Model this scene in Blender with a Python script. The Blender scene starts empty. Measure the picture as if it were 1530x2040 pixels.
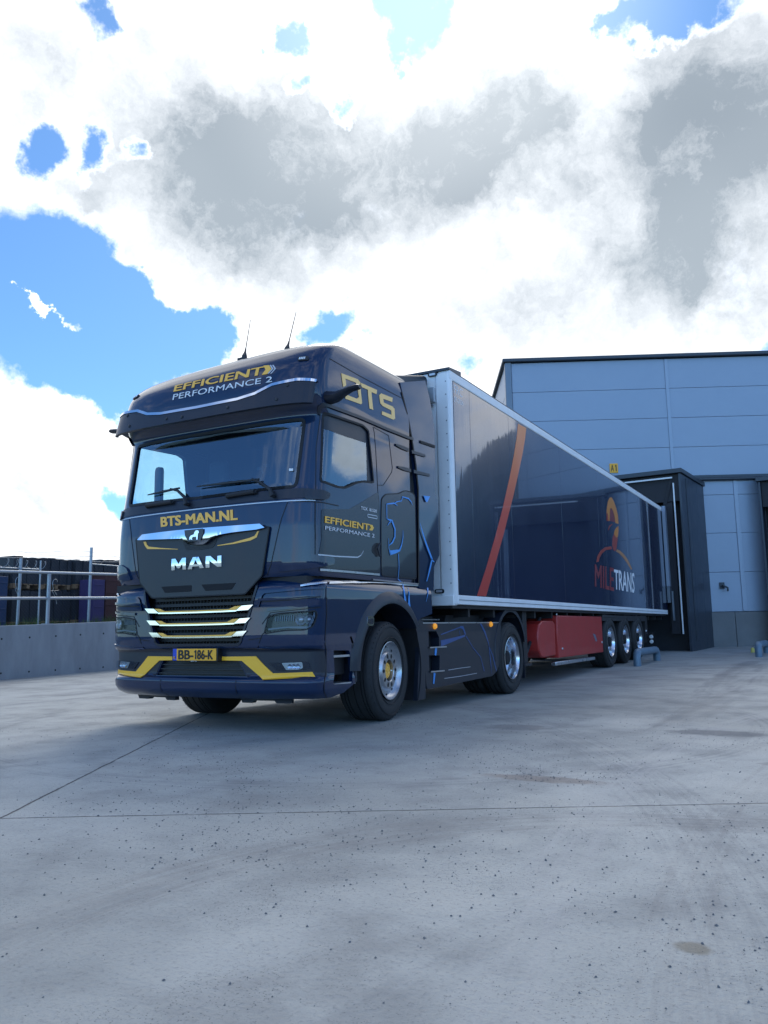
import bpy, bmesh, math, random
from math import sin, cos, pi, radians as rad
from mathutils import Vector, Matrix
from mathutils.geometry import delaunay_2d_cdt
random.seed(7)
SC = bpy.context.scene
COL = SC.collection

# ------------------------------------------------------------------ camera
CAM = Vector((5.2425, -5.8825, .8985)); F_PX = 1626.2
yaw, pitch, roll = -.5028, .1435, -.0164
FW = Vector((sin(yaw)*cos(pitch), cos(yaw)*cos(pitch), sin(pitch)))
_r = Vector((cos(yaw), -sin(yaw), 0)); _u = _r.cross(FW)
RT = _r*cos(roll)+_u*sin(roll); UP = -_r*sin(roll)+_u*cos(roll)
cam = bpy.data.objects.new('camera', bpy.data.cameras.new('camera')); COL.objects.link(cam)
m = Matrix.Identity(4)
for i in range(3):
    m[i][0] = RT[i]; m[i][1] = UP[i]; m[i][2] = -FW[i]; m[i][3] = CAM[i]
cam.matrix_world = m
cam.data.sensor_fit = 'HORIZONTAL'; cam.data.sensor_width = 36; cam.data.lens = F_PX/1530*36
cam.data.clip_start = .05; cam.data.clip_end = 3000
SC.camera = cam
SC.render.resolution_x = 768; SC.render.resolution_y = 1024
SC.view_settings.view_transform = 'Standard'; SC.view_settings.look = 'None'
SC.view_settings.exposure = 0.88; SC.view_settings.gamma = 1

def ray(px, py):
    return (FW*F_PX+RT*(px-765)-UP*(py-1020)).normalized()
def proj(P):
    d = P-CAM; z = d.dot(FW)
    return 765+F_PX*d.dot(RT)/z, 1020-F_PX*d.dot(UP)/z

# ------------------------------------------------------------------ sky and sun
SUN_AZ, SUN_EL = rad(-25.0), rad(42)
SUNDIR = Vector((sin(SUN_AZ)*cos(SUN_EL), cos(SUN_AZ)*cos(SUN_EL), sin(SUN_EL)))
W = bpy.data.worlds.new('World'); SC.world = W; W.use_nodes = True
nt = W.node_tree; N = nt.nodes; L = nt.links; N.clear()
def nd(tp, **kw):
    n = N.new(tp)
    for k, v in kw.items():
        if k.startswith('i'): n.inputs[int(k[1:])].default_value = v
        else: setattr(n, k, v)
    return n
def mth(op, a, b=None, c=None, clamp=False):
    n = N.new('ShaderNodeMath'); n.operation = op; n.use_clamp = clamp
    for i, v in enumerate((a, b, c)):
        if v is None: continue
        if isinstance(v, (int, float)): n.inputs[i].default_value = v
        else: L.new(v, n.inputs[i])
    return n.outputs[0]
def mrange(v, a, b, c=0, d=1, smooth=True):
    n = N.new('ShaderNodeMapRange'); n.interpolation_type = 'SMOOTHSTEP' if smooth else 'LINEAR'
    L.new(v, n.inputs[0])
    for i, x in enumerate((a, b, c, d)): n.inputs[1+i].default_value = x
    return n.outputs[0]
tc = nd('ShaderNodeTexCoord'); DIR = tc.outputs['Generated']
sky = nd('ShaderNodeTexSky', sky_type='NISHITA', sun_disc=False, sun_elevation=SUN_EL, sun_rotation=SUN_AZ,
         altitude=0, air_density=1.0, dust_density=.25, ozone_density=2.2)
def noise(scale, detail, rough, vec=None, w=0):
    n = nd('ShaderNodeTexNoise', noise_dimensions='4D'); n.inputs['Scale'].default_value = scale
    n.inputs['Detail'].default_value = detail; n.inputs['Roughness'].default_value = rough; n.inputs['W'].default_value = w
    L.new(vec or DIR, n.inputs['Vector']); return n
# flatten the clouds toward the horizon
warp = noise(3.2, 5, .6, w=3.1)
wv = nd('ShaderNodeVectorMath', operation='MULTIPLY_ADD'); L.new(warp.outputs['Color'], wv.inputs[0])
wv.inputs[1].default_value = (.16, .16, .16); wv.inputs[2].default_value = (-.08, -.08, -.08)
wd = nd('ShaderNodeVectorMath', operation='ADD'); L.new(DIR, wd.inputs[0]); L.new(wv.outputs[0], wd.inputs[1])
warp2 = noise(11, 6, .65, w=8.4)
wv2 = nd('ShaderNodeVectorMath', operation='MULTIPLY_ADD'); L.new(warp2.outputs['Color'], wv2.inputs[0])
wv2.inputs[1].default_value = (.12, .12, .12); wv2.inputs[2].default_value = (-.06, -.06, -.06)
wd2 = nd('ShaderNodeVectorMath', operation='ADD'); L.new(wd.outputs[0], wd2.inputs[0]); L.new(wv2.outputs[0], wd2.inputs[1])
WD = wd2.outputs[0]
def blobs(lst, vec):
    tot = None
    for k_, (px, py, rr, wgt) in enumerate(lst):
        if k_ % 12 == 11:       # keeps the evaluation sequential
            z_ = nd('ShaderNodeVectorMath', operation='SCALE'); L.new(vec, z_.inputs[0])
            L.new(mth('MULTIPLY_ADD', tot, 1e-7, 1.0), z_.inputs['Scale']); vec = z_.outputs[0]
        c = ray(abs(px), py); s = rr/1626.0*.9
        if px < 0: c.x = -c.x       # a patch of sky on the other hand, the one mirrored in the truck's flank
        n = nd('ShaderNodeVectorMath', operation='DISTANCE'); L.new(vec, n.inputs[0]); n.inputs[1].default_value = c
        v = mrange(n.outputs['Value'], 0, s*1.5, wgt, 0)
        tot = v if tot is None else mth('ADD', tot, v)
    return tot, vec
HOLES = [(40,500,130,1.5),(130,590,130,1.6),(240,650,120,1.6),(330,640,90,1.2),(350,700,90,1.3),(60,690,130,1.5),(200,720,110,1.5),(280,590,60,1),
         (400,660,60,1),(190,60,70,1.2),(230,20,50,1),(560,50,38,1.3),(840,5,90,1.5),(940,30,60,1.3),(985,70,35,1.0),(770,20,60,.7),
         (1290,30,75,1.4),(1400,20,80,1.4),(1240,25,40,1.0),(1360,60,40,.9),(600,152,32,1.1),(62,300,42,1.2),(170,305,45,1.2),(268,318,30,.9),
         (640,655,55,1.3),(720,705,48,1.1),(600,690,40,.6),(660,205,34,1.0),(930,725,50,.9),(130,940,55,.9),(215,970,60,1.2),(20,905,50,.9),(260,1000,50,.9),(1510,705,40,.8),(790,100,30,.8),
         (120,800,60,.8),(230,790,60,1.0)]
PUFFS = [(25,545,30,3.4),(50,575,36,3.6),(78,602,30,3.2),(145,612,34,2.9),(110,618,22,2.2),(330,590,40,1.6),(255,640,22,1.6),(60,830,110,1.0),(170,880,90,1.0),(100,1010,130,1.0),(250,830,40,.9),
         (-712,885,55,1.04),(-700,935,45,0.88),(-725,850,35,0.80),(-778,925,45,0.96),(-930,800,45,0.80),(-985,835,50,0.96),(-670,730,60,0.72),(-800,950,40,0.80),(-940,870,25,0.64)]
GREYS = [(30,90,110,.6),(80,150,90,.5),(350,90,80,.4),(380,250,110,.7),(480,310,150,1.0),(620,290,150,1.0),(600,400,150,.9),(750,400,130,.7),(400,380,120,.8),
         (880,180,110,.9),(960,260,120,1.0),(1080,150,80,.8),(900,360,110,.8),(1060,250,90,.8),(200,400,120,.7),(90,400,80,.6),(280,440,90,.5),
         (1400,300,150,1.0),(1480,420,150,1.0),(1300,420,120,.8),(1480,200,120,.9),(1350,120,60,.6),(1300,270,60,.5),(1100,460,90,.5),
         (780,330,80,.6),(1010,330,90,.6),(1150,300,90,.5),(1200,500,90,.5),(550,470,110,.5),(150,330,70,.4),(40,1000,60,.5),(180,900,60,.5),(200,1020,60,.4),(60,880,50,.4),(880,600,80,.6),(980,600,90,.7),(1100,620,110,.7),(1250,640,110,.8),(1400,600,110,.9),(1500,620,90,.8),(700,560,70,.0),(140,1040,90,.5),(60,960,60,.35),(240,200,60,.4)]
H, v_ = blobs(HOLES, WD); PF, v_ = blobs(PUFFS, v_); G, v_ = blobs([(a, b, r*1.5, w*.95) for a, b, r, w in GREYS], v_)
fine = noise(7.5, 11, .62, w=1.0); big = noise(1.8, 3, .5, w=5.0)
# inside the sector in front everything is cloud unless a hole is there; elsewhere broken fair weather cloud
ctr = ray(765, 420)
dd = nd('ShaderNodeVectorMath', operation='DOT_PRODUCT'); L.new(DIR, dd.inputs[0]); dd.inputs[1].default_value = ctr
sector = mrange(dd.outputs['Value'], .55, .84)
cov = mth('ADD', mth('MULTIPLY', sector, 1.05), mth('MULTIPLY', big.outputs['Fac'], 1.1))
cov = mth('SUBTRACT', cov, .70)
cov = mth('ADD', cov, mth('MULTIPLY', PF, .9))
cov = mth('SUBTRACT', cov, mth('MULTIPLY', H, 1.0))
cov = mth('ADD', cov, mth('MULTIPLY', mth('SUBTRACT', fine.outputs['Fac'], .5), 2.1))
alpha = mrange(cov, -.26, .60)
thick = mth('ADD', G, mth('MULTIPLY', mth('SUBTRACT', fine.outputs['Fac'], .5), 2.6))
thick = mth('ADD', thick, mth('MULTIPLY', mth('SUBTRACT', big.outputs['Fac'], .5), .8))
grey = mrange(thick, -.55, 2.4, smooth=False)
grey = mth('POWER', grey, .8)
# thin edges stay white
edge = mrange(cov, .1, .6)
grey = mth('MULTIPLY', grey, edge)
tex = noise(16, 8, .7, WD, w=2.2)
grey = mth('ADD', grey, mth('MULTIPLY', mth('MULTIPLY', mth('SUBTRACT', tex.outputs['Fac'], .48), .95), mth('ADD', grey, .22)), clamp=True)
cr = nd('ShaderNodeMix', data_type='RGBA'); L.new(grey, cr.inputs['Factor'])
soft = nd('ShaderNodeMix', data_type='RGBA'); L.new(mrange(big.outputs['Fac'], .38, .62), soft.inputs['Factor']); soft.inputs['A'].default_value = (.25, .29, .33, 1); soft.inputs['B'].default_value = (.18, .215, .255, 1); L.new(soft.outputs['Result'], cr.inputs['B'])
cr.inputs['A'].default_value = (.98, 1.0, 1.03, 1); cr.inputs['B'].default_value = (.17, .215, .262, 1)
# bright veil around the sun behind the cloud
sd = nd('ShaderNodeVectorMath', operation='DOT_PRODUCT'); L.new(DIR, sd.inputs[0]); sd.inputs[1].default_value = SUNDIR
glow = mrange(sd.outputs['Value'], .955, 1.0)
skym = nd('ShaderNodeVectorMath', operation='MULTIPLY'); L.new(sky.outputs[0], skym.inputs[0]); skym.inputs[1].default_value = (.044, .067, .088)
opp = mrange(dd.outputs['Value'], .7, -.5, 1.0, 2.2)
sk2 = nd('ShaderNodeVectorMath', operation='SCALE'); L.new(skym.outputs[0], sk2.inputs[0]); L.new(opp, sk2.inputs['Scale'])
mixc = nd('ShaderNodeMix', data_type='RGBA'); L.new(alpha, mixc.inputs['Factor'])
L.new(sk2.outputs[0], mixc.inputs['A']); L.new(cr.outputs['Result'], mixc.inputs['B'])
gl = nd('ShaderNodeVectorMath', operation='SCALE'); gl.inputs[0].default_value = (.16, .16, .155); L.new(glow, gl.inputs['Scale'])
ad = nd('ShaderNodeVectorMath', operation='ADD'); L.new(mixc.outputs['Result'], ad.inputs[0]); L.new(gl.outputs[0], ad.inputs[1])
bg = nd('ShaderNodeBackground'); bg.inputs['Strength'].default_value = 1.0; L.new(ad.outputs[0], bg.inputs['Color'])
wo = nd('ShaderNodeOutputWorld'); L.new(bg.outputs[0], wo.inputs['Surface'])
sl = bpy.data.lights.new('sun', 'SUN'); sl.energy = .75; sl.angle = rad(22); sl.color = (1, .96, .9)
so = bpy.data.objects.new('sun', sl); COL.objects.link(so)
so.rotation_euler = SUNDIR.to_track_quat('Z', 'Y').to_euler()

# ------------------------------------------------------------------ materials
def mat(name, col, rough=.5, metal=0, coat=0, spec=.5, emit=None):
    M_ = bpy.data.materials.new(name); M_.use_nodes = True
    b = M_.node_tree.nodes['Principled BSDF']
    b.inputs['Base Color'].default_value = (*col, 1); b.inputs['Roughness'].default_value = rough
    b.inputs['Metallic'].default_value = metal; b.inputs['Coat Weight'].default_value = coat
    b.inputs['Coat Roughness'].default_value = .03
    b.inputs['Specular IOR Level'].default_value = spec
    if emit: b.inputs['Emission Color'].default_value = (*emit[0], 1); b.inputs['Emission Strength'].default_value = emit[1]
    return M_
def T(M_, tp, **kw):
    n = M_.node_tree.nodes.new(tp)
    for k, v in kw.items(): setattr(n, k, v)
    return n
def vary(M_, scale=6, amt=.15, rvar=.1, bump=0, bscale=40, stretch=(1,1,1), bdist=.01, detail=6):
    """multiply colour and roughness by object space noise"""
    t = M_.node_tree; b = t.nodes['Principled BSDF']
    co = T(M_, 'ShaderNodeTexCoord'); mp = T(M_, 'ShaderNodeMapping'); mp.inputs['Scale'].default_value = stretch
    t.links.new(co.outputs['Object'], mp.inputs[0])
    n = T(M_, 'ShaderNodeTexNoise'); n.inputs['Scale'].default_value = scale; n.inputs['Detail'].default_value = detail; n.inputs['Roughness'].default_value = .65
    t.links.new(mp.outputs[0], n.inputs['Vector'])
    base = b.inputs['Base Color'].default_value[:]
    mx = T(M_, 'ShaderNodeMix', data_type='RGBA'); t.links.new(n.outputs['Fac'], mx.inputs['Factor'])
    mx.inputs['A'].default_value = tuple(c*(1-amt*2) for c in base[:3])+(1,)
    mx.inputs['B'].default_value = tuple(min(1, c*(1+amt*2)) for c in base[:3])+(1,)
    t.links.new(mx.outputs['Result'], b.inputs['Base Color'])
    r0 = b.inputs['Roughness'].default_value
    mr = T(M_, 'ShaderNodeMapRange'); mr.inputs[3].default_value = max(0, r0-rvar); mr.inputs[4].default_value = min(1, r0+rvar)
    t.links.new(n.outputs['Fac'], mr.inputs[0]); t.links.new(mr.outputs[0], b.inputs['Roughness'])
    if bump:
        n2 = T(M_, 'ShaderNodeTexNoise'); n2.inputs['Scale'].default_value = bscale; n2.inputs['Detail'].default_value = 8
        t.links.new(mp.outputs[0], n2.inputs['Vector'])
        bp = T(M_, 'ShaderNodeBump'); bp.inputs['Strength'].default_value = bump; bp.inputs['Distance'].default_value = bdist
        t.links.new(n2.outputs['Fac'], bp.inputs['Height']); t.links.new(bp.outputs[0], b.inputs['Normal'])
    return M_
MT = {}
MT['paint'] = vary(mat('navy_paint', (.0015, .017, .058), .34, .05, 1.0, .15), 3, .10, .05)
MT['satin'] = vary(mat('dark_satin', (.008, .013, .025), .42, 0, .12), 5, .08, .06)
MT['gloss'] = mat('gloss_black', (.004, .009, .024), .26, 0, .25)
MT['plastic'] = vary(mat('black_plastic', (.014, .017, .022), .5), 20, .1, .1)
MT['rubber'] = vary(mat('tyre_rubber', (.022, .023, .025), .75), 9, .25, .12, .15, 60)
MT['seam'] = mat('seam', (.004, .005, .008), .6)
MT['chrome'] = mat('chrome', (.78, .82, .88), .06, 1)
MT['alu'] = vary(mat('aluminium', (.55, .58, .62), .3, .9), 8, .08, .12)
MT['rim'] = vary(mat('rim_metal', (.48, .50, .53), .30, .9), 14, .15, .12)
MT['hole'] = mat('hole_dark', (.006, .007, .01), .8)
MT['yellow'] = mat('signal_yellow', (1, .52, .03), .38, 0, .3)
MT['amberfilm'] = mat('amber_film', (1, .52, .07), .4, 0, .3)
MT['cream'] = mat('cream_film', (1, .62, .20), .4, 0, .2)
MT['silverfilm'] = mat('silver_film', (.55, .58, .63), .35, .3)
MT['blue'] = mat('blue_film', (.05, .31, .80), .4, 0, .2)
MT['darkblue'] = mat('dim_blue_film', (.02, .075, .24), .4, 0, .2)
MT['plate'] = mat('plate_yellow', (.92, .44, .025), .45)
MT['black'] = mat('ink_black', (.01, .01, .012), .5)
MT['white'] = mat('white_print', (.75, .77, .8), .5)
MT['euroblue'] = mat('plate_blue', (.02, .06, .5), .45)
MT['trailer'] = vary(mat('trailer_navy', (.005, .015, .055), .20, 0, 1.0), 2, .1, .06)
MT['twhite'] = vary(mat('trailer_white', (.78, .80, .82), .4), 4, .06, .08)
MT['red'] = vary(mat('red_box', (.40, .026, .022), .45, 0, .2), 4, .1, .08)
MT['orange'] = mat('orange_film', (.9, .3, .04), .4, 0, .2)
MT['redfilm'] = mat('red_film', (.42, .035, .03), .45, 0, .2)
MT['amber'] = mat('amber_lens', (.9, .3, .02), .2, emit=((1, .42, .04), .25))
MT['chassis'] = vary(mat('chassis_black', (.014, .014, .017), .65), 12, .2, .1)
MT['interior'] = mat('interior_dark', (.03, .035, .045), .8)
MT['seat'] = mat('seat_fabric', (.05, .055, .07), .9)
def glass(name, tint, refl=1.0, ior=1.5):
    M_ = bpy.data.materials.new(name); M_.use_nodes = True; t = M_.node_tree; t.nodes.clear()
    tr = T(M_, 'ShaderNodeBsdfTransparent'); tr.inputs[0].default_value = (*tint, 1)
    gl_ = T(M_, 'ShaderNodeBsdfGlossy'); gl_.inputs['Roughness'].default_value = .015; gl_.inputs[0].default_value = (.72, .86, 1, 1)
    ge = T(M_, 'ShaderNodeNewGeometry'); dt = T(M_, 'ShaderNodeVectorMath', operation='DOT_PRODUCT')
    t.links.new(ge.outputs['Incoming'], dt.inputs[0]); t.links.new(ge.outputs['Normal'], dt.inputs[1])
    def m1(op, a_, b_):
        n = T(M_, 'ShaderNodeMath', operation=op)
        for i_, v_ in enumerate((a_, b_)):
            if isinstance(v_, (int, float)): n.inputs[i_].default_value = v_
            elif v_ is not None: t.links.new(v_, n.inputs[i_])
        n.use_clamp = op in ('MULTIPLY',) ; return n.outputs[0]
    f0 = ((ior-1)/(ior+1))**2
    pw = m1('POWER', m1('SUBTRACT', 1.0, m1('ABSOLUTE', dt.outputs['Value'], None)), 5.0)
    fr_ = m1('ADD', m1('MULTIPLY', pw, 1-f0), f0); ml_ = m1('MULTIPLY', fr_, refl)
    class _o: outputs = [ml_]
    ml = _o
    mx = T(M_, 'ShaderNodeMixShader'); t.links.new(ml.outputs[0], mx.inputs[0]); t.links.new(tr.outputs[0], mx.inputs[1]); t.links.new(gl_.outputs[0], mx.inputs[2])
    o = T(M_, 'ShaderNodeOutputMaterial'); t.links.new(mx.outputs[0], o.inputs[0]); return M_
MT['glass'] = glass('windshield_glass', (.58, .82, .92), 4.0, 1.52)
MT['sideglass'] = glass('side_glass', (.50, .72, .80), 3.2, 1.6)
MT['lens'] = glass('lamp_lens', (.7, .75, .8), .5)

# ------------------------------------------------------------------ mesh helpers
class MB:
    def __init__(s): s.v = []; s.f = []; s.mi = []; s.n = []; s.hasn = False; s.both = False
    def add(s, vs, fs, mi=0, ns=None):
        b = len(s.v); s.v += [Vector(v) for v in vs]
        for k, f in enumerate(fs):
            s.f.append([b+i for i in f]); s.mi.append(mi); s.n.append(ns[k] if ns else None)
        if ns: s.hasn = True
    def box(s, x0, x1, y0, y1, z0, z1, mi=0, M=None):
        vs = [Vector((x, y, z)) for x in (x0, x1) for y in (y0, y1) for z in (z0, z1)]
        if M: vs = [M @ v for v in vs]
        s.add(vs, [(0,1,3,2),(4,6,7,5),(0,4,5,1),(2,3,7,6),(0,2,6,4),(1,5,7,3)], mi)
    def tube(s, pts, r, n=8, mi=0, cap=True):
        pts = [Vector(p) for p in pts]; rs = r if isinstance(r, (list, tuple)) else [r]*len(pts)
        vs = []; fs = []; prev = None
        for i, p in enumerate(pts):
            t = (pts[min(i+1, len(pts)-1)]-pts[max(i-1, 0)]).normalized()
            a = prev if prev is not None else (Vector((0,0,1)) if abs(t.z) < .9 else Vector((1,0,0)))
            a = (a-t*a.dot(t)).normalized(); b = t.cross(a); prev = a
            for k in range(n):
                an = 2*pi*k/n; vs.append(p+(a*cos(an)+b*sin(an))*rs[i])
        for i in range(len(pts)-1):
            for k in range(n):
                k2 = (k+1) % n; fs.append((i*n+k, i*n+k2, (i+1)*n+k2, (i+1)*n+k))
        if cap: fs.append(tuple(range(n))[::-1]); fs.append(tuple(range((len(pts)-1)*n, len(pts)*n)))
        s.add(vs, fs, mi)
    def lathe(s, prof, n=40, mi=0, M=None, a0=0, a1=2*pi):
        """profile of (x, r) turned about the x axis"""
        vs = []; fs = []; full = abs(a1-a0-2*pi) < 1e-6; cnt = n if full else n+1
        for x, r in prof:
            for k in range(cnt):
                an = a0+(a1-a0)*k/n; v = Vector((x, cos(an)*r, sin(an)*r)); vs.append(M @ v if M else v)
        for i in range(len(prof)-1):
            for k in range(n):
                k2 = (k+1) % cnt if full else k+1; fs.append((i*cnt+k, (i+1)*cnt+k, (i+1)*cnt+k2, i*cnt+k2))
        s.add(vs, fs, mi)
    def prism(s, poly, axis, a, b, mi=0):
        """2D polygon extruded along an axis ('x': poly in y,z; 'y': poly in x,z; 'z': poly in x,y)"""
        def mk(p, t): return (t, p[0], p[1]) if axis == 'x' else (p[0], t, p[1]) if axis == 'y' else (p[0], p[1], t)
        n = len(poly); vs = [mk(p, a) for p in poly]+[mk(p, b) for p in poly]
        s.add(vs, [tuple(range(n))[::-1], tuple(range(n, 2*n))]+[(i, (i+1) % n, n+(i+1) % n, n+i) for i in range(n)], mi)
    def build(s, name, mats, parent=None, world=True, smooth=35, bevel=0):
        if name in ('panel_seam', 'fairing_gap', 'bumper_ridge') and not getattr(s, 'one', False):
            par = {}
            def fnd(a):
                while par.setdefault(a, a) != a: a = par[a]
                return a
            key = lambda v: (round(v.x, 3), round(v.y, 3), round(v.z, 3))
            for f in s.f:
                r0 = fnd(key(s.v[f[0]]))
                for k in f[1:]: par[fnd(key(s.v[k]))] = r0
            grp = {}
            for f, i, n in zip(s.f, s.mi, s.n): grp.setdefault(fnd(key(s.v[f[0]])), []).append((f, i, n))
            o = None
            for q in grp.values():
                m_ = MB(); m_.hasn = s.hasn; m_.one = True; mp_ = {}
                for f, i, n in q:
                    ff = []
                    for k in f:
                        if k not in mp_: mp_[k] = len(m_.v); m_.v.append(s.v[k])
                        ff.append(mp_[k])
                    m_.f.append(ff); m_.mi.append(i); m_.n.append(n)
                o = m_.build(name, mats, parent, world, smooth, bevel)
            return o
        if s.both:          # the two sides of the vehicle are two parts
            out = []
            for sg in (1, -1):
                m_ = MB(); m_.hasn = s.hasn; mp_ = {}
                for f, i, n in zip(s.f, s.mi, s.n):
                    if (sum(s.v[k].x for k in f) >= 0) != (sg > 0): continue
                    ff = []
                    for k in f:
                        if k not in mp_: mp_[k] = len(m_.v); m_.v.append(s.v[k])
                        ff.append(mp_[k])
                    m_.f.append(ff); m_.mi.append(i); m_.n.append(n)
                out.append(m_.build(name, mats, parent, world, smooth, bevel))
            return out[0]
        me = bpy.data.meshes.new(name); me.from_pydata([tuple(v) for v in s.v], [], s.f)
        if not isinstance(mats, (list, tuple)): mats = [mats]
        for k in mats: me.materials.append(MT[k] if isinstance(k, str) else k)
        me.polygons.foreach_set('material_index', s.mi)
        if not s.hasn:
            bm = bmesh.new(); bm.from_mesh(me); bmesh.ops.remove_doubles(bm, verts=bm.verts, dist=1e-5)
            bmesh.ops.recalc_face_normals(bm, faces=bm.faces); bm.to_mesh(me); bm.free()
            me.shade_smooth(); me.set_sharp_from_angle(angle=rad(smooth))
        else:
            me.shade_smooth(); ln = []
            for p, ns in zip(me.polygons, s.n):
                for j in range(p.loop_total): ln.append(tuple(ns[j]) if ns else tuple(p.normal))
            me.normals_split_custom_set(ln)
        me.validate(); me.update()
        o = bpy.data.objects.new(name, me); COL.objects.link(o)
        if parent: adopt(o, parent, world)
        if bevel:
            md = o.modifiers.new('bevel', 'BEVEL'); md.width = bevel; md.segments = 2; md.limit_method = 'ANGLE'; md.angle_limit = rad(40)
        return o
WL = {}
def adopt(o, parent, world=True):
    """meshes are written in world coordinates: undo the parent's own placement"""
    o.parent = parent
    if world:
        o.matrix_parent_inverse = WL.get(parent.name, Matrix.Identity(4)).inverted()
def empty(name, loc=(0,0,0), rz=0, parent=None):
    o = bpy.data.objects.new(name, None); COL.objects.link(o); o.empty_display_size = .2
    o.location = loc; o.rotation_euler = (0, 0, rz)
    WL[o.name] = Matrix.Translation(loc) @ Matrix.Rotation(rz, 4, 'Z')
    if parent: adopt(o, parent)
    return o
def tag(o, label=None, cat=None, group=None, kind=None):
    if label: o['label'] = label
    if cat: o['category'] = cat
    if group: o['group'] = group
    if kind: o['kind'] = kind
    return o

# ---- curved surfaces with parameters (s, z)
NP = 3.4; W0, D0 = 1.24, .32
_tab = []; _acc = 0; _lx = _ly = None
for k in range(401):
    t = k/400*pi/2; X = sin(t)**(2/NP); Yc = 1-max(0, cos(t))**(2/NP)
    if _lx is not None: _acc += math.hypot((X-_lx)*W0, (Yc-_ly)*D0)
    _tab.append((_acc, X, Yc)); _lx, _ly = X, Yc
S1 = _acc
import bisect
_ts = [a[0] for a in _tab]
def plan(s):
    i = min(max(bisect.bisect_left(_ts, s), 1), 400); a, b = _tab[i-1], _tab[i]
    f = (s-a[0])/max(1e-9, b[0]-a[0]); return a[1]+(b[1]-a[1])*f, a[2]+(b[2]-a[2])*f
class Surf:
    def __init__(s, rows, yr, srange=None):
        s.rows = rows; s.yr = yr; s.zr = (rows[0][0], rows[-1][0]); s.SE = S1+yr-D0
        s.tab = None
    def prof(s, z):
        R_ = s.rows
        if z <= R_[0][0]: return R_[0][1:]
        for a, b in zip(R_, R_[1:]):
            if z <= b[0]:
                f = (z-a[0])/(b[0]-a[0]); return [a[i]+(b[i]-a[i])*f for i in range(1, len(a))]
        return R_[-1][1:]
    def P(s, u, z):
        y0, W_, D, *zc = s.prof(z); sg = 1 if u >= 0 else -1; a = abs(u)
        if zc:      # slight crown, and the cab leans a little on its springs
            X = plan(a)[0] if a < S1 else 1; z = zc[0]-zc[1]*X**2+sg*X*.045*min(1, max(0, (zc[0]-3.25)/.3))
        if a <= S1:
            X, Yc = plan(a); return Vector((sg*W_*X, y0+D*Yc, z))
        return Vector((sg*W_, y0+D+(a-S1)/(s.SE-S1)*(s.yr-y0-D), z))
    def nrm(s, u, z):
        e = .004
        a = s.P(u+e, z)-s.P(u-e, z); b = s.P(u, z+e)-s.P(u, z-e)
        n = a.cross(b); n = n.normalized() if n.length > 1e-12 else Vector((0, -1, 0))
        return n
    def S(s, px, py):
        if s.tab is None:
            s.tab = []
            for i in range(-30, 91):
                u = i/90*s.SE
                for j in range(0, 61):
                    z = s.zr[0]+(s.zr[1]-s.zr[0])*j/60; P = s.P(u, z)
                    if s.nrm(u, z).dot(CAM-P) > 0: s.tab.append((*proj(P), u, z))
        best = min(s.tab, key=lambda t: (t[0]-px)**2+(t[1]-py)**2); u, z = best[2:]
        for it in range(12):
            a = proj(s.P(u, z)); e = .003; b = proj(s.P(u+e, z)); c = proj(s.P(u, z+e))
            J = ((b[0]-a[0])/e, (c[0]-a[0])/e, (b[1]-a[1])/e, (c[1]-a[1])/e); dt = J[0]*J[3]-J[1]*J[2]
            if abs(dt) < 1e-6: break
            rx, ry = px-a[0], py-a[1]
            du = (J[3]*rx-J[1]*ry)/dt; dz = (-J[2]*rx+J[0]*ry)/dt
            k = min(1, .15/max(abs(du), abs(dz), 1e-9)); u += du*k; z += dz*k
        return u, z
    def sy(s, y, z=1.0):
        y0, W_, D = s.prof(z)[:3]; return S1+(y-y0-D)/(s.yr-y0-D)*(s.SE-S1)
class Flat:
    """vertical plane through O along unit direction A; outward normal to the right of A... given"""
    def __init__(s, O, A, n): s.O = Vector(O); s.A = Vector(A).normalized(); s.n_ = Vector(n).normalized()
    def P(s, u, z): p = s.O+s.A*u; return Vector((p.x, p.y, z))
    def nrm(s, u, z): return s.n_
    def S(s, px, py):
        d = ray(px, py); t = (s.O-CAM).dot(s.n_)/d.dot(s.n_); P = CAM+d*t
        return (P-s.O).dot(s.A), P.z
def smooth_rows(rows, n=4):
    out = []
    for i in range(len(rows)-1):
        p = [rows[max(0, i-1)], rows[i], rows[i+1], rows[min(len(rows)-1, i+2)]]
        for k in range(n):
            t = k/n; out.append(tuple(.5*((2*p[1][j])+(p[2][j]-p[0][j])*t+(2*p[0][j]-5*p[1][j]+4*p[2][j]-p[3][j])*t*t+(3*p[1][j]-p[0][j]-3*p[2][j]+p[3][j])*t**3) for j in range(len(rows[0]))))
    out.append(rows[-1]); return out
def inside(poly, x, y):
    c = False; n = len(poly)
    for i in range(n):
        x1, y1 = poly[i]; x2, y2 = poly[i-1]
        if (y1 > y) != (y2 > y) and x < (x2-x1)*(y-y1)/(y2-y1)+x1: c = not c
    return c
def resample(poly, res):
    out = []
    for i in range(len(poly)):
        a = poly[i]; b = poly[(i+1) % len(poly)]; n = max(1, int(math.hypot(b[0]-a[0], b[1]-a[1])/res+.999))
        for k in range(n): out.append((a[0]+(b[0]-a[0])*k/n, a[1]+(b[1]-a[1])*k/n))
    return out
def rounded(poly, r, n=4):
    out = []; L_ = len(poly)
    for i in range(L_):
        p = Vector(poly[i]); a = Vector(poly[i-1]); b = Vector(poly[(i+1) % L_])
        da = a-p; db = b-p; k = min(r, da.length*.45, db.length*.45)
        A = p+da.normalized()*k; B = p+db.normalized()*k
        for j in range(n+1):
            t = j/n; out.append(tuple(A*(1-t)**2+p*2*t*(1-t)+B*t*t))
    return out
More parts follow.
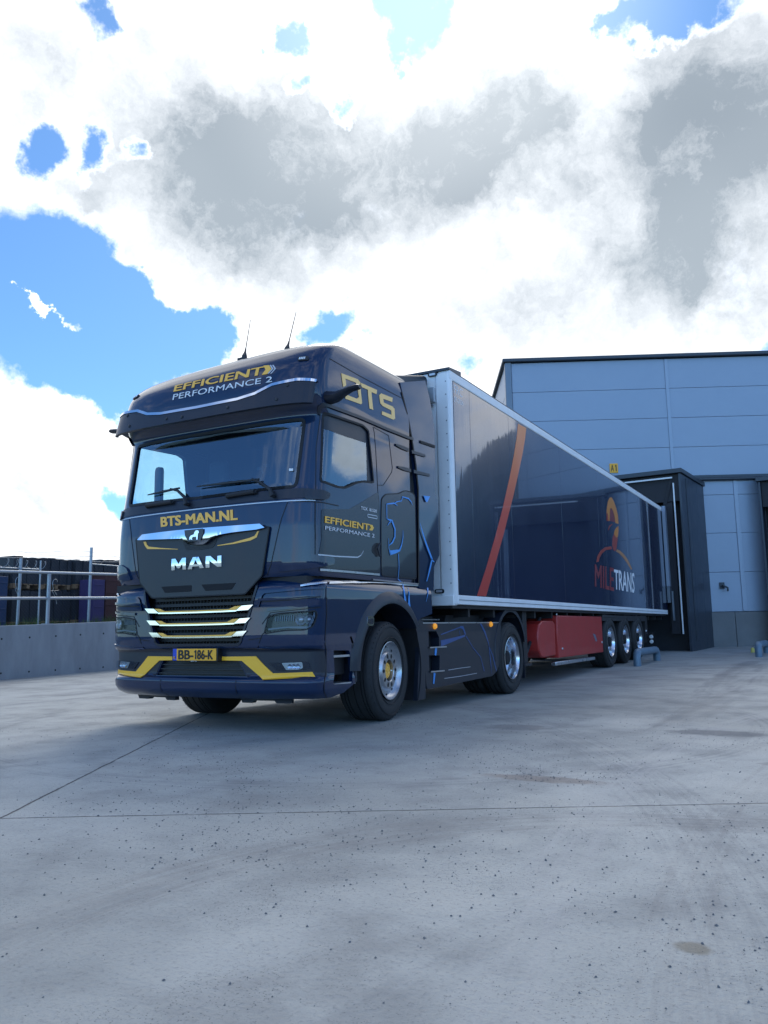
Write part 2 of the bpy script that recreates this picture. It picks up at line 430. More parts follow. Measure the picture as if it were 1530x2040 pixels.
def patch(mb, surf, poly, off=.004, thick=.015, holes=(), res=.06, mi=0, rim=True, mirror=False, both=False, offs=None):
    """sheet lying off metres above a surface, with a rim going thick metres back"""
    if both: mb.both = True; patch(mb, surf, poly, off, thick, holes, res, mi, rim, True, False, offs)
    if mirror: poly = [(-a, b) for a, b in poly]; holes = [[(-a, b) for a, b in h] for h in holes]
    loops = [resample(poly, res)]+[resample(h, res) for h in holes]
    vs = []; ed = []
    for lp in loops:
        b = len(vs); vs += [Vector(p) for p in lp]; ed += [(b+i, b+(i+1) % len(lp)) for i in range(len(lp))]
    x0 = min(p[0] for p in poly); x1 = max(p[0] for p in poly); z0 = min(p[1] for p in poly); z1 = max(p[1] for p in poly)
    if not isinstance(surf, Flat):
        nx = int((x1-x0)/res)+1; nz = int((z1-z0)/res)+1
        for i in range(1, nx):
            for j in range(1, nz):
                q = (x0+(x1-x0)*i/nx, z0+(z1-z0)*j/nz)
                if inside(loops[0], *q) and not any(inside(h, *q) for h in loops[1:]): vs.append(Vector(q))
    V, E_, F_, *_ = delaunay_2d_cdt(vs, ed, [], 0, 1e-6)
    keep = []
    for f in F_:
        cx = sum(V[i].x for i in f)/len(f); cz = sum(V[i].y for i in f)/len(f)
        if inside(loops[0], cx, cz) and not any(inside(h, cx, cz) for h in loops[1:]): keep.append(list(f))
    P3 = []; NN = []
    for v in V:
        n = surf.nrm(v.x, v.y); o_ = offs(v.x, v.y) if offs else off
        P3.append(surf.P(v.x, v.y)+n*o_); NN.append(n)
    fs = []; ns = []
    for f in keep:
        a, b, c = P3[f[0]], P3[f[1]], P3[f[2]]
        if (b-a).cross(c-a).dot(NN[f[0]]) < 0: f = f[::-1]
        fs.append(f); ns.append([NN[i] for i in f])
    if offs:
        ns = None
        mb.add(P3, fs, mi)
    else: mb.add(P3, fs, mi, ns)
    if rim and thick > 0:
        cnt = {}
        for f in fs:
            for i in range(len(f)):
                e = (f[i], f[(i+1) % len(f)]); cnt[e] = 1
        for (a, b) in list(cnt):
            if (b, a) in cnt: continue
            A, B = P3[a], P3[b]; A2, B2 = A-NN[a]*thick, B-NN[b]*thick
            nn = (B-A).cross(NN[a]).normalized() if (B-A).length > 1e-9 else NN[a]
            mb.add([A, B, B2, A2], [(0, 3, 2, 1)], mi, None if offs else [[nn]*4])
def strip_poly(pts, w):
    ws = w if isinstance(w, (list, tuple)) else [w]*len(pts); Lp = []; Rp = []
    for i, p in enumerate(pts):
        p = Vector(p); t = (Vector(pts[min(i+1, len(pts)-1)])-Vector(pts[max(0, i-1)])).normalized(); n = Vector((-t.y, t.x))
        Lp.append(tuple(p+n*ws[i]/2)); Rp.append(tuple(p-n*ws[i]/2))
    return Lp+Rp[::-1]
def strip(mb, surf, pts, w, off=.004, thick=.004, mi=0, both=False, close=False):
    """a narrow band as one quad chain (safe for closed and bending lines)"""
    if both: mb.both = True; strip(mb, surf, [(-a, b) for a, b in pts], w, off, thick, mi, False, close)
    if close: pts = list(pts)+[pts[0], pts[1]]; 
    fine_ = []; fw = []
    ws = w if isinstance(w, (list, tuple)) else [w]*len(pts)
    for i in range(len(pts)-1):
        a, b = pts[i], pts[i+1]; n = max(1, int(math.hypot(b[0]-a[0], b[1]-a[1])/.06+.5))
        for k in range(n): fine_.append((a[0]+(b[0]-a[0])*k/n, a[1]+(b[1]-a[1])*k/n)); fw.append(ws[i]+(ws[i+1]-ws[i])*k/n)
    fine_.append(tuple(pts[-1])); fw.append(ws[-1])
    Lp = []; Rp = []
    for i, p in enumerate(fine_):
        p = Vector(p); t = (Vector(fine_[min(i+1, len(fine_)-1)])-Vector(fine_[max(0, i-1)])).normalized(); n = Vector((-t.y, t.x))
        Lp.append(p+n*fw[i]/2); Rp.append(p-n*fw[i]/2)
    for i in range(len(fine_)-1):
        q = [Lp[i], Rp[i], Rp[i+1], Lp[i+1]]; nn = [surf.nrm(*v) for v in q]; P = [surf.P(*v)+n*off for v, n in zip(q, nn)]
        B = [p-n*thick for p, n in zip(P, nn)]
        f = (0, 1, 2, 3)
        if (P[1]-P[0]).cross(P[2]-P[0]).dot(nn[0]) < 0: f = (3, 2, 1, 0)
        mb.add(P, [f], mi, [[nn[j] for j in f]])
        if thick > 0:
            for a, b in ((0, 3), (1, 2)):
                mb.add([P[a], P[b], B[b], B[a]], [(0, 1, 2, 3)], mi, [[(P[a]-P[1-a if a < 2 else 1]).normalized() or nn[0]]*4])
def px(surf, pts, ox=0, oy=0, sc=1):
    return [surf.S(ox+a/sc, oy+b/sc) for a, b in pts]
_tcache = {}
def text_mesh(txt, bold=0, res=3):
    k = (txt, bold)
    if k in _tcache: return _tcache[k]
    cu = bpy.data.curves.new('t', 'FONT'); cu.body = txt; cu.size = 1; cu.offset = bold; cu.resolution_u = res
    ob = bpy.data.objects.new('t', cu); COL.objects.link(ob)
    dg = bpy.context.evaluated_depsgraph_get(); me = bpy.data.meshes.new_from_object(ob.evaluated_get(dg))
    bm = bmesh.new(); bm.from_mesh(me); bmesh.ops.triangulate(bm, faces=bm.faces)
    bmesh.ops.remove_doubles(bm, verts=bm.verts, dist=1e-5)
    vs = [v.co.copy() for v in bm.verts]; fs = [[v.index for v in f.verts] for f in bm.faces]; bm.free()
    COL.objects.unlink(ob); bpy.data.objects.remove(ob); bpy.data.meshes.remove(me)
    x0 = min(v.x for v in vs); x1 = max(v.x for v in vs); y0 = min(v.y for v in vs); y1 = max(v.y for v in vs)
    r = ([((v.x-x0)/(x1-x0), (v.y-y0)/(y1-y0)) for v in vs], fs); _tcache[k] = r; return r
def text(mb, surf, txt, quad, bold=.0, off=.005, depth=0, mi=0):
    if bold > 0:
        tl, tr, br, bl = [Vector(q) for q in quad]; d = (tr-tl)*(bold*.55/max(1, len(txt)*.62)); e = (bl-tl)*bold*.35
        for k, (i, j) in enumerate(((0, 0), (-1, -1), (1, -1), (-1, 1), (1, 1), (0, 1), (0, -1))):
            o_ = d*i+e*j; text(mb, surf, txt, [tuple(q+o_) for q in (tl, tr, br, bl)], 0, off+.0003*k, depth, mi)
        return
    bold = 0
    """quad: TL, TR, BR, BL in surface parameters"""
    vs, fs = text_mesh(txt, bold); tl, tr, br, bl = [Vector(q) for q in quad]
    P3 = []; NN = []
    for a, b in vs:
        q = (bl*(1-a)+br*a)*(1-b)+(tl*(1-a)+tr*a)*b; n = surf.nrm(q.x, q.y); NN.append(n); P3.append(surf.P(q.x, q.y)+n*(off+depth))
    F2 = []
    for f in fs:
        a, b, c = (P3[i] for i in f)
        if (b-a).cross(c-a).dot(NN[f[0]]) < 0: f = f[::-1]
        F2.append(f)
    mb.add(P3, F2, mi, [[NN[i] for i in f] for f in F2])
    if depth:
        es = {(f[i], f[(i+1) % 3]) for f in F2 for i in range(3)}
        for a, b in es:
            if (b, a) in es: continue
            A, B = P3[a], P3[b]; n = (B-A).cross(NN[a]); n = n.normalized() if n.length > 1e-9 else NN[a]
            mb.add([A, B, B-NN[b]*depth*1.5, A-NN[a]*depth*1.5], [(0, 3, 2, 1)], mi, [[n]*4])

# ================================================================== SETTING
def gz(x, y):
    """the apron rises gently toward the docks"""
    return max(0, min(y, 40)-5)*.018
exec_parts = []
def gmat():
    M_ = mat('concrete_apron', (.3, .31, .31), .8); t = M_.node_tree; b = t.nodes['Principled BSDF']; lk = t.links
    co = T(M_, 'ShaderNodeTexCoord').outputs['Object']
    def nz(scale, det, rough, st=(1,1,1), rot=0, dist=0):
        mp = T(M_, 'ShaderNodeMapping'); mp.inputs['Scale'].default_value = st; mp.inputs['Rotation'].default_value = (0, 0, rot); lk.new(co, mp.inputs[0])
        n = T(M_, 'ShaderNodeTexNoise'); n.inputs['Scale'].default_value = scale; n.inputs['Detail'].default_value = det; n.inputs['Roughness'].default_value = rough
        n.inputs['Distortion'].default_value = dist; lk.new(mp.outputs[0], n.inputs['Vector']); return n.outputs['Fac']
    def mt(op, a, b_=None, c=None):
        n = T(M_, 'ShaderNodeMath', operation=op)
        for i, v in enumerate((a, b_, c)):
            if v is None: continue
            if isinstance(v, (int, float)): n.inputs[i].default_value = v
            else: lk.new(v, n.inputs[i])
        return n.outputs[0]
    def mr(v, a, b_, c=0., d=1.):
        n = T(M_, 'ShaderNodeMapRange', interpolation_type='SMOOTHSTEP'); lk.new(v, n.inputs[0])
        for i, x in enumerate((a, b_, c, d)): n.inputs[1+i].default_value = x
        return n.outputs[0]
    def mix(f, a, c):
        n = T(M_, 'ShaderNodeMix', data_type='RGBA'); lk.new(f, n.inputs['Factor'])
        for s_, v in (('A', a), ('B', c)):
            if isinstance(v, tuple): n.inputs[s_].default_value = (*v, 1)
            else: lk.new(v, n.inputs[s_])
        return n.outputs['Result']
    big_ = nz(.35, 5, .6, dist=.6); mid = nz(1.6, 8, .65); fin = nz(55, 6, .7); track = nz(.9, 6, .6, (1, .12, 1), .9, .8); scr = nz(7, 8, .7, (1, .05, 1), .55)
    c = mix(mr(big_, .35, .65), (.275, .292, .284), (.37, .386, .372))
    c = mix(mr(mid, .42, .72, 0, .55), c, (.20, .195, .185))
    c = mix(mr(track, .56, .68, 0, .50), c, (.10, .112, .125))
    c = mix(mr(scr, .56, .75, 0, .30), c, (.33, .34, .345))
    c = mix(mr(fin, .50, .72, 0, .55), c, (.13, .14, .15))
    # aggregate grains
    vo = T(M_, 'ShaderNodeTexVoronoi'); vo.inputs['Scale'].default_value = 95; lk.new(co, vo.inputs['Vector'])
    gr = mt('MULTIPLY', mr(vo.outputs['Distance'], .10, .22, 1, 0), mr(nz(2.2, 4, .6), .45, .60, 0, .8))
    c = mix(gr, c, (.07, .08, .09))
    sp = T(M_, 'ShaderNodeSeparateXYZ'); lk.new(co, sp.inputs[0]); X, Y = sp.outputs[0], sp.outputs[1]
    # saw cut joints (coordinates along the slab directions)
    ax, ay = .8687, .4953
    wob = mt('MULTIPLY', mt('SUBTRACT', nz(6, 6, .7), .5), .03)
    u = mt('ADD', mt('ADD', mt('MULTIPLY', mt('SUBTRACT', X, 1.5), ax), mt('MULTIPLY', mt('ADD', Y, 3.1), ay)), wob)
    v = mt('ADD', mt('ADD', mt('MULTIPLY', mt('SUBTRACT', X, 1.5), -ay), mt('MULTIPLY', mt('ADD', Y, 3.1), ax)), wob)
    j1 = mr(mt('ABSOLUTE', v), .003, .010, 1, 0)
    u2 = mt('SUBTRACT', mt('ADD', u, 0.0), 0.0)
    j2 = mt('MULTIPLY', mr(mt('ABSOLUTE', u2), .003, .012, 1, 0), mt('GREATER_THAN', v, 0))
    j3 = mr(mt('ABSOLUTE', mt('SUBTRACT', v, 11)), .004, .015, 1, 0)
    jj = mt('MAXIMUM', mt('MAXIMUM', j1, j2), j3)
    jj = mt('MULTIPLY', jj, mr(nz(5, 4, .6), .3, .5, .35, .95))
    c = mix(jj, c, (.035, .04, .045))
    # sweeping tyre marks
    def track(cx, cy, r, w, col, k, c):
        d = mt('SQRT', mt('ADD', mt('POWER', mt('SUBTRACT', X, cx), 2), mt('POWER', mt('SUBTRACT', Y, cy), 2)))
        d = mt('SUBTRACT', d, r); m_ = mr(mt('ABSOLUTE', d), w*.5, w, 1, 0)
        cb = T(M_, 'ShaderNodeCombineXYZ'); lk.new(mt('MULTIPLY', d, 26), cb.inputs[0]); lk.new(mt('MULTIPLY', mt('ADD', X, Y), .8), cb.inputs[1])
        n = T(M_, 'ShaderNodeTexNoise'); n.inputs['Scale'].default_value = 1; n.inputs['Detail'].default_value = 5; n.inputs['Roughness'].default_value = .7; lk.new(cb.outputs[0], n.inputs['Vector'])
        m_ = mt('MULTIPLY', m_, mr(n.outputs['Fac'], .38, .62, 0, k)); m_ = mt('MULTIPLY', m_, mr(mid, .30, .60, .3, 1))
        return mix(m_, c, col)
    c = track(5.17, -3.88, 2.2, .22, (.19, .185, .18), .5, c)
    c = track(-7.64, -6.17, 12.96, .30, (.15, .16, .17), .35, c)
    c = track(.88, 1.7, 3.76, .18, (.14, .15, .16), .45, c)
    c = track(19.82, -.35, 15.76, .16, (.38, .38, .375), .45, c)
    c = track(17.6, -1.85, 12.92, .14, (.19, .185, .18), .35, c)
    c = track(-30, 18, 36, .25, (.15, .16, .17), .35, c)
    # oil stain
    def spot(sx, sy, rx, ry, col, cc, k=.8):
        d = mt('SQRT', mt('ADD', mt('POWER', mt('DIVIDE', mt('SUBTRACT', X, sx), rx), 2), mt('POWER', mt('DIVIDE', mt('SUBTRACT', Y, sy), ry), 2)))
        d = mt('ADD', d, mt('MULTIPLY', mt('SUBTRACT', nz(9, 6, .7), .5), 1.1))
        return mix(mr(d, .55, 1.05, k, 0), cc, col)
    c = spot(4.81, -3.33, .065, .055, (.15, .135, .10), c, .75)
    c = spot(3.6, -1.0, .45, .12, (.17, .135, .115), c, .6)
    c = spot(4.3, 1.6, .5, .22, (.09, .10, .115), c, .7)
    c = spot(2.6, 1.4, .35, .25, (.10, .11, .125), c, .6)
    c = spot(4.9, .1, .22, .10, (.11, .11, .11), c, .5)
    lk.new(c, b.inputs['Base Color'])
    h = mt('ADD', mt('MULTIPLY', fin, .5), mt('MULTIPLY', nz(14, 8, .7), .6)); h = mt('SUBTRACT', h, mt('MULTIPLY', jj, 1.0)); h = mt('ADD', h, mt('MULTIPLY', gr, .3))
    bp = T(M_, 'ShaderNodeBump'); bp.inputs['Strength'].default_value = .8; bp.inputs['Distance'].default_value = .015
    lk.new(h, bp.inputs['Height']); lk.new(bp.outputs[0], b.inputs['Normal'])
    lk.new(mr(mid, .3, .7, .62, .9), b.inputs['Roughness'])
    return M_
MT['ground'] = gmat()
g = MB(); xs = [-300, -10.1, -3, 0, 3, 6, 12, 40, 300]; ys = [-300, -8, 0, 5, 12, 20, 30, 40, 400]
vs = [(x, y, gz(x, y)) for y in ys for x in xs]; nx = len(xs)
g.add(vs, [(j*nx+i, j*nx+i+1, (j+1)*nx+i+1, (j+1)*nx+i) for j in range(len(ys)-1) for i in range(nx-1)])
tag(g.build('concrete_apron', 'ground'), 'pale grey concrete loading yard with joints and tyre marks', 'ground', kind='structure')

# loose grit lying on the yard
MT['grit'] = vary(mat('grit', (.13, .14, .15), .85), 40, .3)
g = MB(); rnd = random.Random(3)
cl = [(rnd.uniform(0, 6), rnd.uniform(-4.8, 1.5), rnd.uniform(.25, .8)) for _ in range(16)]+[(2.6, -2.6, .7), (2.9, -2.2, .6), (3.0, -3.2, .5), (2.4, -1.9, .7), (5.0, -3.2, .4)]
for k in range(12000):
    if rnd.random() < .55:
        cx, cy, cr_ = rnd.choice(cl); x = rnd.gauss(cx, cr_); y = rnd.gauss(cy, cr_*.6)
    else: x = rnd.uniform(-2, 8); y = rnd.uniform(-5, 3)
    if (x-CAM.x)**2+(y-CAM.y)**2 < .8: continue
    sz = .0018+.0048*rnd.random()**4
    if rnd.random() < .009: sz = rnd.uniform(.006, .009)
    a = rnd.uniform(0, pi); q = rnd.uniform(.6, 1.0); vv = []
    for dx, dy, dz in ((1,0,0),(0,1,0),(-1,0,0),(0,-1,0),(.2,.1,.7),(0,0,-.3)):
        dx *= rnd.uniform(.7, 1.2); dy *= q*rnd.uniform(.8, 1.1)
        vv.append((x+(dx*cos(a)-dy*sin(a))*sz, y+(dx*sin(a)+dy*cos(a))*sz, gz(x, y)+(dz+.25)*sz))
    g.add(vv, [(0,1,4),(1,2,4),(2,3,4),(3,0,4),(1,0,5),(2,1,5),(3,2,5),(0,3,5)])
tag(g.build('grit', 'grit', smooth=10), 'small dark stones scattered over the concrete yard', 'gravel', kind='stuff')

# --------------------------------------------------- warehouse
dw = Vector((.8973, .4415, 0)); nw = Vector((.4415, -.8973, 0)); PB = Vector((2.07, 19.43, 0))
A4 = rad(4.5); ds = Vector((sin(A4), cos(A4), 0)); df = Vector((cos(A4), -sin(A4), 0))
WROT = math.atan2(dw.y, dw.x); TL_, TR_ = -5.65, 5.7
wh = empty('warehouse', tuple(PB+dw*TL_), WROT)
tag(wh, 'large warehouse clad in pale blue grey metal panels behind the trailer', 'warehouse')
WM = Matrix.Translation(PB) @ Matrix.Rotation(WROT, 4, 'Z')      # local: x along wall, y inward
def cladmat(name, col, seam_z, seam_x):
    M_ = vary(mat(name, col, .42, .25), .7, .05, .08); t = M_.node_tree; b = t.nodes['Principled BSDF']
    co = T(M_, 'ShaderNodeTexCoord'); n = T(M_, 'ShaderNodeTexNoise'); n.inputs['Scale'].default_value = 1.2; n.inputs['Detail'].default_value = 3
    t.links.new(co.outputs['Object'], n.inputs['Vector'])
    w = T(M_, 'ShaderNodeTexWave', bands_direction='Z'); w.inputs['Scale'].default_value = 9
    t.links.new(co.outputs['Object'], w.inputs['Vector'])
    ad_ = T(M_, 'ShaderNodeMath', operation='MULTIPLY_ADD'); ad_.inputs[1].default_value = .06; t.links.new(w.outputs['Fac'], ad_.inputs[0]); t.links.new(n.outputs['Fac'], ad_.inputs[2])
    bp = T(M_, 'ShaderNodeBump'); bp.inputs['Strength'].default_value = .25; bp.inputs['Distance'].default_value = .05
    t.links.new(ad_.outputs[0], bp.inputs['Height']); t.links.new(bp.outputs[0], b.inputs['Normal'])
    return M_
MT['clad'] = cladmat('wall_cladding', (.27, .33, .42), 0, 0)
MT['cladgap'] = mat('cladding_joint', (.14, .175, .23), .5)
MT['jointcap'] = vary(mat('joint_cover', (.29, .35, .44), .42, .25), 3, .05)
MT['trimdark'] = vary(mat('dark_trim', (.045, .055, .07), .4, .4), 5, .1)
MT['cornertrim'] = vary(mat('corner_trim', (.16, .19, .23), .4, .5), 3, .08)
MT['foundation'] = vary(mat('foundation_concrete', (.16, .17, .175), .85), 1.5, .15, .05, .3, 30)
TOP = 8.86
# panels: real boards with gaps between them
g = MB(); zs = [5.26, 6.13, 7.03, 7.94, TOP]
for i in range(4):
    z0, z1 = zs[i], zs[i+1]
    for a, b in ((TL_+.17, -.86), (-.84, 5.15), (5.17, TR_-.1)): g.box(a, b, 0, .12, z0+.0045, z1-.0045, 0, WM)
zl = [1.26, 2.40, 3.54, 4.67, 5.12]
for i in range(4):
    z0, z1 = zl[i], zl[i+1]
    for a, b in ((TL_+.17, -5.1), (-5.08, .91), (.93, TR_-.1)): g.box(a, b, .0, .12, z0+.004, z1-.004, 0, WM)
# the side wall of the building going back
for i in range(4): g.box(TL_, TL_+.12, .2, 45, zs[i]+.008, zs[i+1]-.008, 0, WM)
for i in range(4): g.box(TL_, TL_+.12, .2, 45, zl[i]+.007, zl[i+1]-.007, 0, WM)
for i in range(4): g.box(TR_-.12, TR_, .2, 45, zs[i]+.008, zs[i+1]-.008, 0, WM)
for i in range(4): g.box(TR_-.12, TR_, .2, 45, zl[i]+.007, zl[i+1]-.007, 0, WM)
g.build('wall_panel', 'clad', wh, bevel=.004)
g = MB(); g.box(TL_+.13, TR_-.13, .121, 44.9, .3, TOP-.02, 0, WM); g.build('wall_core', 'cladgap', wh)
for bb in ((-.90, -.80, 5.27, TOP-.01), (.86, .98, 1.27, 5.11), (5.11, 5.21, 5.27, TOP-.01)):
    g = MB(); g.box(bb[0], bb[1], -.025, -.002, bb[2], bb[3], 0, WM); g.build('joint_cover', 'jointcap', wh, bevel=.006)
g = MB(); g.box(TL_-.03, TL_+.16, -.05, .19, 1.26, TOP+.02, 0, WM); g.build('corner_trim', 'cornertrim', wh, bevel=.01)
g = MB(); g.box(TL_-.10, TR_+.1, -.14, 45.1, TOP+.02, TOP+.12, 0, WM); g.build('roof_edge', 'trimdark', wh, bevel=.01)
g = MB(); g.box(TL_+.15, TR_, -.10, -.002, 5.13, 5.25, 0, WM); g.tube([WM @ Vector((TL_+.15, -.09, 5.13)), WM @ Vector((TR_, -.09, 5.13))], .05, 10); g.build('wall_rail', 'trimdark', wh)
g = MB()
xx = TL_+.02
while xx < TR_: g.box(xx, min(xx+1.25, TR_)-.012, -.05, .2, 0.1, 1.25, 0, WM); xx += 1.25
g.build('foundation', 'foundation', wh, bevel=.01)
# small wall socket with a bent spout
fx = .36
g = MB(); g.box(fx-.11, fx+.02, -.05, -.002, 1.92, 2.10, 0, WM); g.tube([WM @ Vector(p) for p in ((fx-.04, -.05, 2.0), (fx-.04, -.14, 2.0), (fx+.06, -.16, 1.94), (fx+.06, -.16, 1.84))], .028, 8)
g.lathe([(-.0, .0), (0, .055), (.03, .055), (.03, 0)], 16, 0, WM @ Matrix.Translation((fx-.04, -.06, 2.0)) @ Matrix.Rotation(rad(90), 4, 'Z'))
g.build('wall_outlet', 'trimdark', wh)
# bay sign
sg = MB(); a0 = -2.70; sgp = WM @ Vector((a0, -.02, 5.4))
FW_ = Flat(PB+nw*.03, dw, nw)
sg.box(a0, a0+.24, -.03, -.003, 5.40, 5.68, 0, WM)
so_ = sg.build('bay_sign', 'plate', None, bevel=.004); tag(so_, 'small yellow sign reading A1 fixed on the wall above the dock', 'sign')
tx = MB(); text(tx, FW_, 'A', [(a0+.03, 5.64), (a0+.12, 5.64), (a0+.12, 5.44), (a0+.03, 5.44)], .03, .004); patch(tx, FW_, [(a0+.15, 5.585), (a0+.175, 5.64), (a0+.20, 5.64), (a0+.20, 5.44), (a0+.172, 5.44), (a0+.172, 5.59)], .004, .001); t_ = tx.build('lettering', 'black'); adopt(t_, so_)

# --------------------------------------------------- dock shelters
MT['shelter'] = vary(mat('shelter_sheet', (.030, .042, .062), .42, .2, .1), 2.5, .15, .1)
MT['curtain'] = vary(mat('shelter_curtain', (.018, .02, .027), .7), 4, .15, .1)
MT['strip'] = mat('white_edge', (.72, .76, .80), .5)
def shelter(origin, label):
    """origin: front right corner on the ground; local x to the right, y inward (into the building)"""
    M_ = Matrix.Translation(origin) @ Matrix.Rotation(-A4, 4, 'Z'); z0 = 0; H_ = 4.88
    e = empty('dock_shelter', tuple(origin), -A4); tag(e, label, 'dock shelter', 'angled dock shelters along the wall')
    wd_ = 3.7; dr, dl = 2.75, .62
    def hull(x0, x1, zA, zB, mb, mi=0):     # a vertical sheet between two x, running back to the slanted wall
        pass
    back = lambda x: dl+(dr-dl)*(x+wd_)/wd_
    g = MB()
    # right side wall made of five sheets
    n = 3
    for k in range(n):
        ya = .02+(dr-.02)*k/n; yb = .02+(dr-.02)*(k+1)/n
        g.box(-.06, 0, ya+.004, yb-.004, .05, H_-.13, 0, M_)
    g.build('side_wall', 'shelter', e, bevel=.006); g = MB()
    for k in range(2): g.box(-wd_, -wd_+.06, .02+k*.3, .31+k*.3, .05, H_-.13, 0, M_)
    g.build('side_wall', 'shelter', e, bevel=.006)
    g = MB(); g.prism([(-wd_-.05, -.05), (.05, -.05), (.05, dr), (-wd_-.05, dl)], 'z', H_-.12, H_)
    g.v = [M_ @ v for v in g.v]; g.build('roof_fascia', 'trimdark', e, bevel=.008)
    g = MB(); g.box(-.05, .012, 0.55, .60, .3, H_-.2, 0, M_); g.build('side_rib', 'trimdark', e)
    g = MB(); g.box(-wd_+.07, -.07, .10, .14, 4.02, H_-.13, 0, M_)                       # head curtain
    g.box(-.50, -.28, .12, .16, 0.5, 4.0, 0, M_); g.box(-wd_+.28, -wd_+.5, .12, .16, .5, 4.0, 0, M_)
    g.add([M_ @ Vector(v) for v in ((-.30, .02, 4.55), (-.52, .1, 3.95), (-.42, .1, 3.95), (-.22, .02, 4.62))], [(0, 1, 2, 3)])
    g.build('curtain', 'curtain', e)
    g = MB(); g.box(-.205, -.175, -.012, .02, .50, 4.50, 0, M_); g.build('edge_strip', 'strip', e)
    g = MB(); g.box(-2.9, -.21, -.012, .02, 4.63, 4.67, 0, M_); g.build('head_strip', 'strip', e)
    g = MB(); g.box(-.53, -.45, -.03, .12, 1.75, 3.90, 0, M_); g.build('flap', 'jointcap', e)
    g = MB(); g.box(-.53, -.45, -.031, .11, 1.32, 1.74, 0, M_); g.build('flap', 'cornertrim', e)
    g = MB(); g.box(-.42, -.375, -.02, .03, .85, 1.62, 0, M_); g.build('edge_strip', 'cornertrim', e)
    g = MB(); g.box(-wd_+.06, -.06, dl-.06, dl-.02, .05, 4.7, 0, M_); g.build('inner_door', 'curtain', e)
    return e
shelter(PB+df*(-.01)+ds*(-2.72)+Vector((0, 0, .17)), 'black dock shelter closed round the back end of the trailer')
P2 = PB+dw*(1.36+4.05)+ds*(-2.72)+Vector((0, 0, .20))
def find_p2():
    best = None
    for k in range(0, 300):
        t = 3+k*.02; o = PB+dw*t+ds*(-2.72); c = o-df*3.7; x, _ = proj(Vector((c.x, c.y, 4.9)))
        if best is None or abs(x-1509) < best[0]: best = (abs(x-1509), o)
    return best[1]
shelter(find_p2()+Vector((0, 0, .20)), 'black dock shelter at the right edge, no trailer in it')

# --------------------------------------------------- low steel wheel guides
MT['guide'] = vary(mat('guide_paint', (.13, .20, .27), .45, .2), 12, .12, .1)
def gpt(px_, py_, zz=None):
    d = ray(px_, py_); t = 10
    for _ in range(20):
        P = CAM+d*t; t = (gz(P.x, P.y)-CAM.z)/d.z
    return CAM+d*t
a = gpt(1270, 1327); b = gpt(1309, 1316); dv = (b-a); ln = dv.length; dv.normalize()
g = MB(); h_ = .27; R_ = .075
arc = [(0, 0, -.05), (0, 0, h_-.12)]+[(.12-.12*cos(t*pi/8), 0, h_-.12+.12*sin(t*pi/8)) for t in range(1, 5)]+[(ln-.12+.12*sin(t*pi/8), 0, h_-.12+.12*cos(t*pi/8)) for t in range(0, 5)]+[(ln, 0, -.05)]
g.tube(arc, R_, 14)
wg = g.build('wheel_guide', 'guide'); wg.location = a; wg.rotation_euler = (0, 0, math.atan2(dv.y, dv.x))
tag(wg, 'blue grey bent steel pipe low on the ground beside the trailer wheels', 'wheel guide', 'steel pipe wheel guides')
w2 = wg.copy(); COL.objects.link(w2); w2.location = gpt(1512, 1309)
tag(w2, 'blue grey bent steel pipe at the right edge before the empty dock', 'wheel guide', 'steel pipe wheel guides')
g = MB(); c = gpt(1500, 1300); g.lathe([(0, 0), (0, .05), (.10, .04), (.13, 0)], 12, 0, Matrix.Translation(c) @ Matrix.Rotation(rad(-90), 4, 'Y'))
MT['cap'] = mat('yellow_cap', (.6, .55, .15), .5)
tag(g.build('ground_cap', 'cap'), 'tiny yellow cap on the concrete near the right edge', 'cap')

# --------------------------------------------------- concrete wall with railing on the left
MT['wallc'] = vary(mat('cast_concrete', (.30, .32, .34), .85), 1.8, .26, .05, .35, 25, stretch=(1, 1, .3), detail=10)
WX = -10.0
def wtop(y): return 1.11+.03*(y-5.2)
g = MB(); ya, yb = -6.0, 34.0
g.add([(WX, ya, -.3), (WX, yb, -.3), (WX, yb, wtop(yb)), (WX, ya, wtop(ya)), (WX-.28, ya, -.3), (WX-.28, yb, -.3), (WX-.28, yb, wtop(yb)), (WX-.28, ya, wtop(ya))],
      [(0,1,2,3),(7,6,5,4),(3,2,6,7),(0,3,7,4),(1,5,6,2)])
cw = tag(g.build('retaining_wall', 'wallc', bevel=.012), 'low grey cast concrete wall with tie holes below the railing', 'wall')
g = MB(); y = 5.28-.675*12
while y < 20:
    for z in (wtop(y)-.27, .14+.0*y):
        if z > gz(WX, y)+.05:
            M_ = Matrix.Translation((WX+.002, y+(0 if z > .5 else .02), z)); g.lathe([(0, .0), (0, .020), (-.004, .023)], 10, 0, M_)
    y += .675
o = g.build('tie_hole', 'hole', None); adopt(o, cw); tag(o, kind='stuff')
MT['soil'] = vary(mat('grassy_ground', (.07, .085, .04), .95), 5, .3, 0, .5, 20)
g = MB(); g.add([(WX-.27, -40, wtop(-6)-.06), (WX-.27, 80, wtop(34)-.06), (-140, 80, wtop(34)-.06), (-140, -40, wtop(-6)-.06)], [(0, 1, 2, 3)])
ys = [-40, -6, 5, 20, 34, 120]; g = MB(); vs = []
for y in ys:
    z = wtop(min(max(y, -6), 34))-.06; vs += [(WX-.27, y, z), (-160, y, z)]
g.add(vs, [(2*i, 2*i+2, 2*i+3, 2*i+1) for i in range(5)])
tag(g.build('raised_ground', 'soil'), 'raised grassy ground behind the concrete wall', 'ground', kind='structure')
MT['grass'] = vary(mat('grass_blade', (.06, .10, .025), .8), 8, .3)
g = MB(); rnd = random.Random(11)
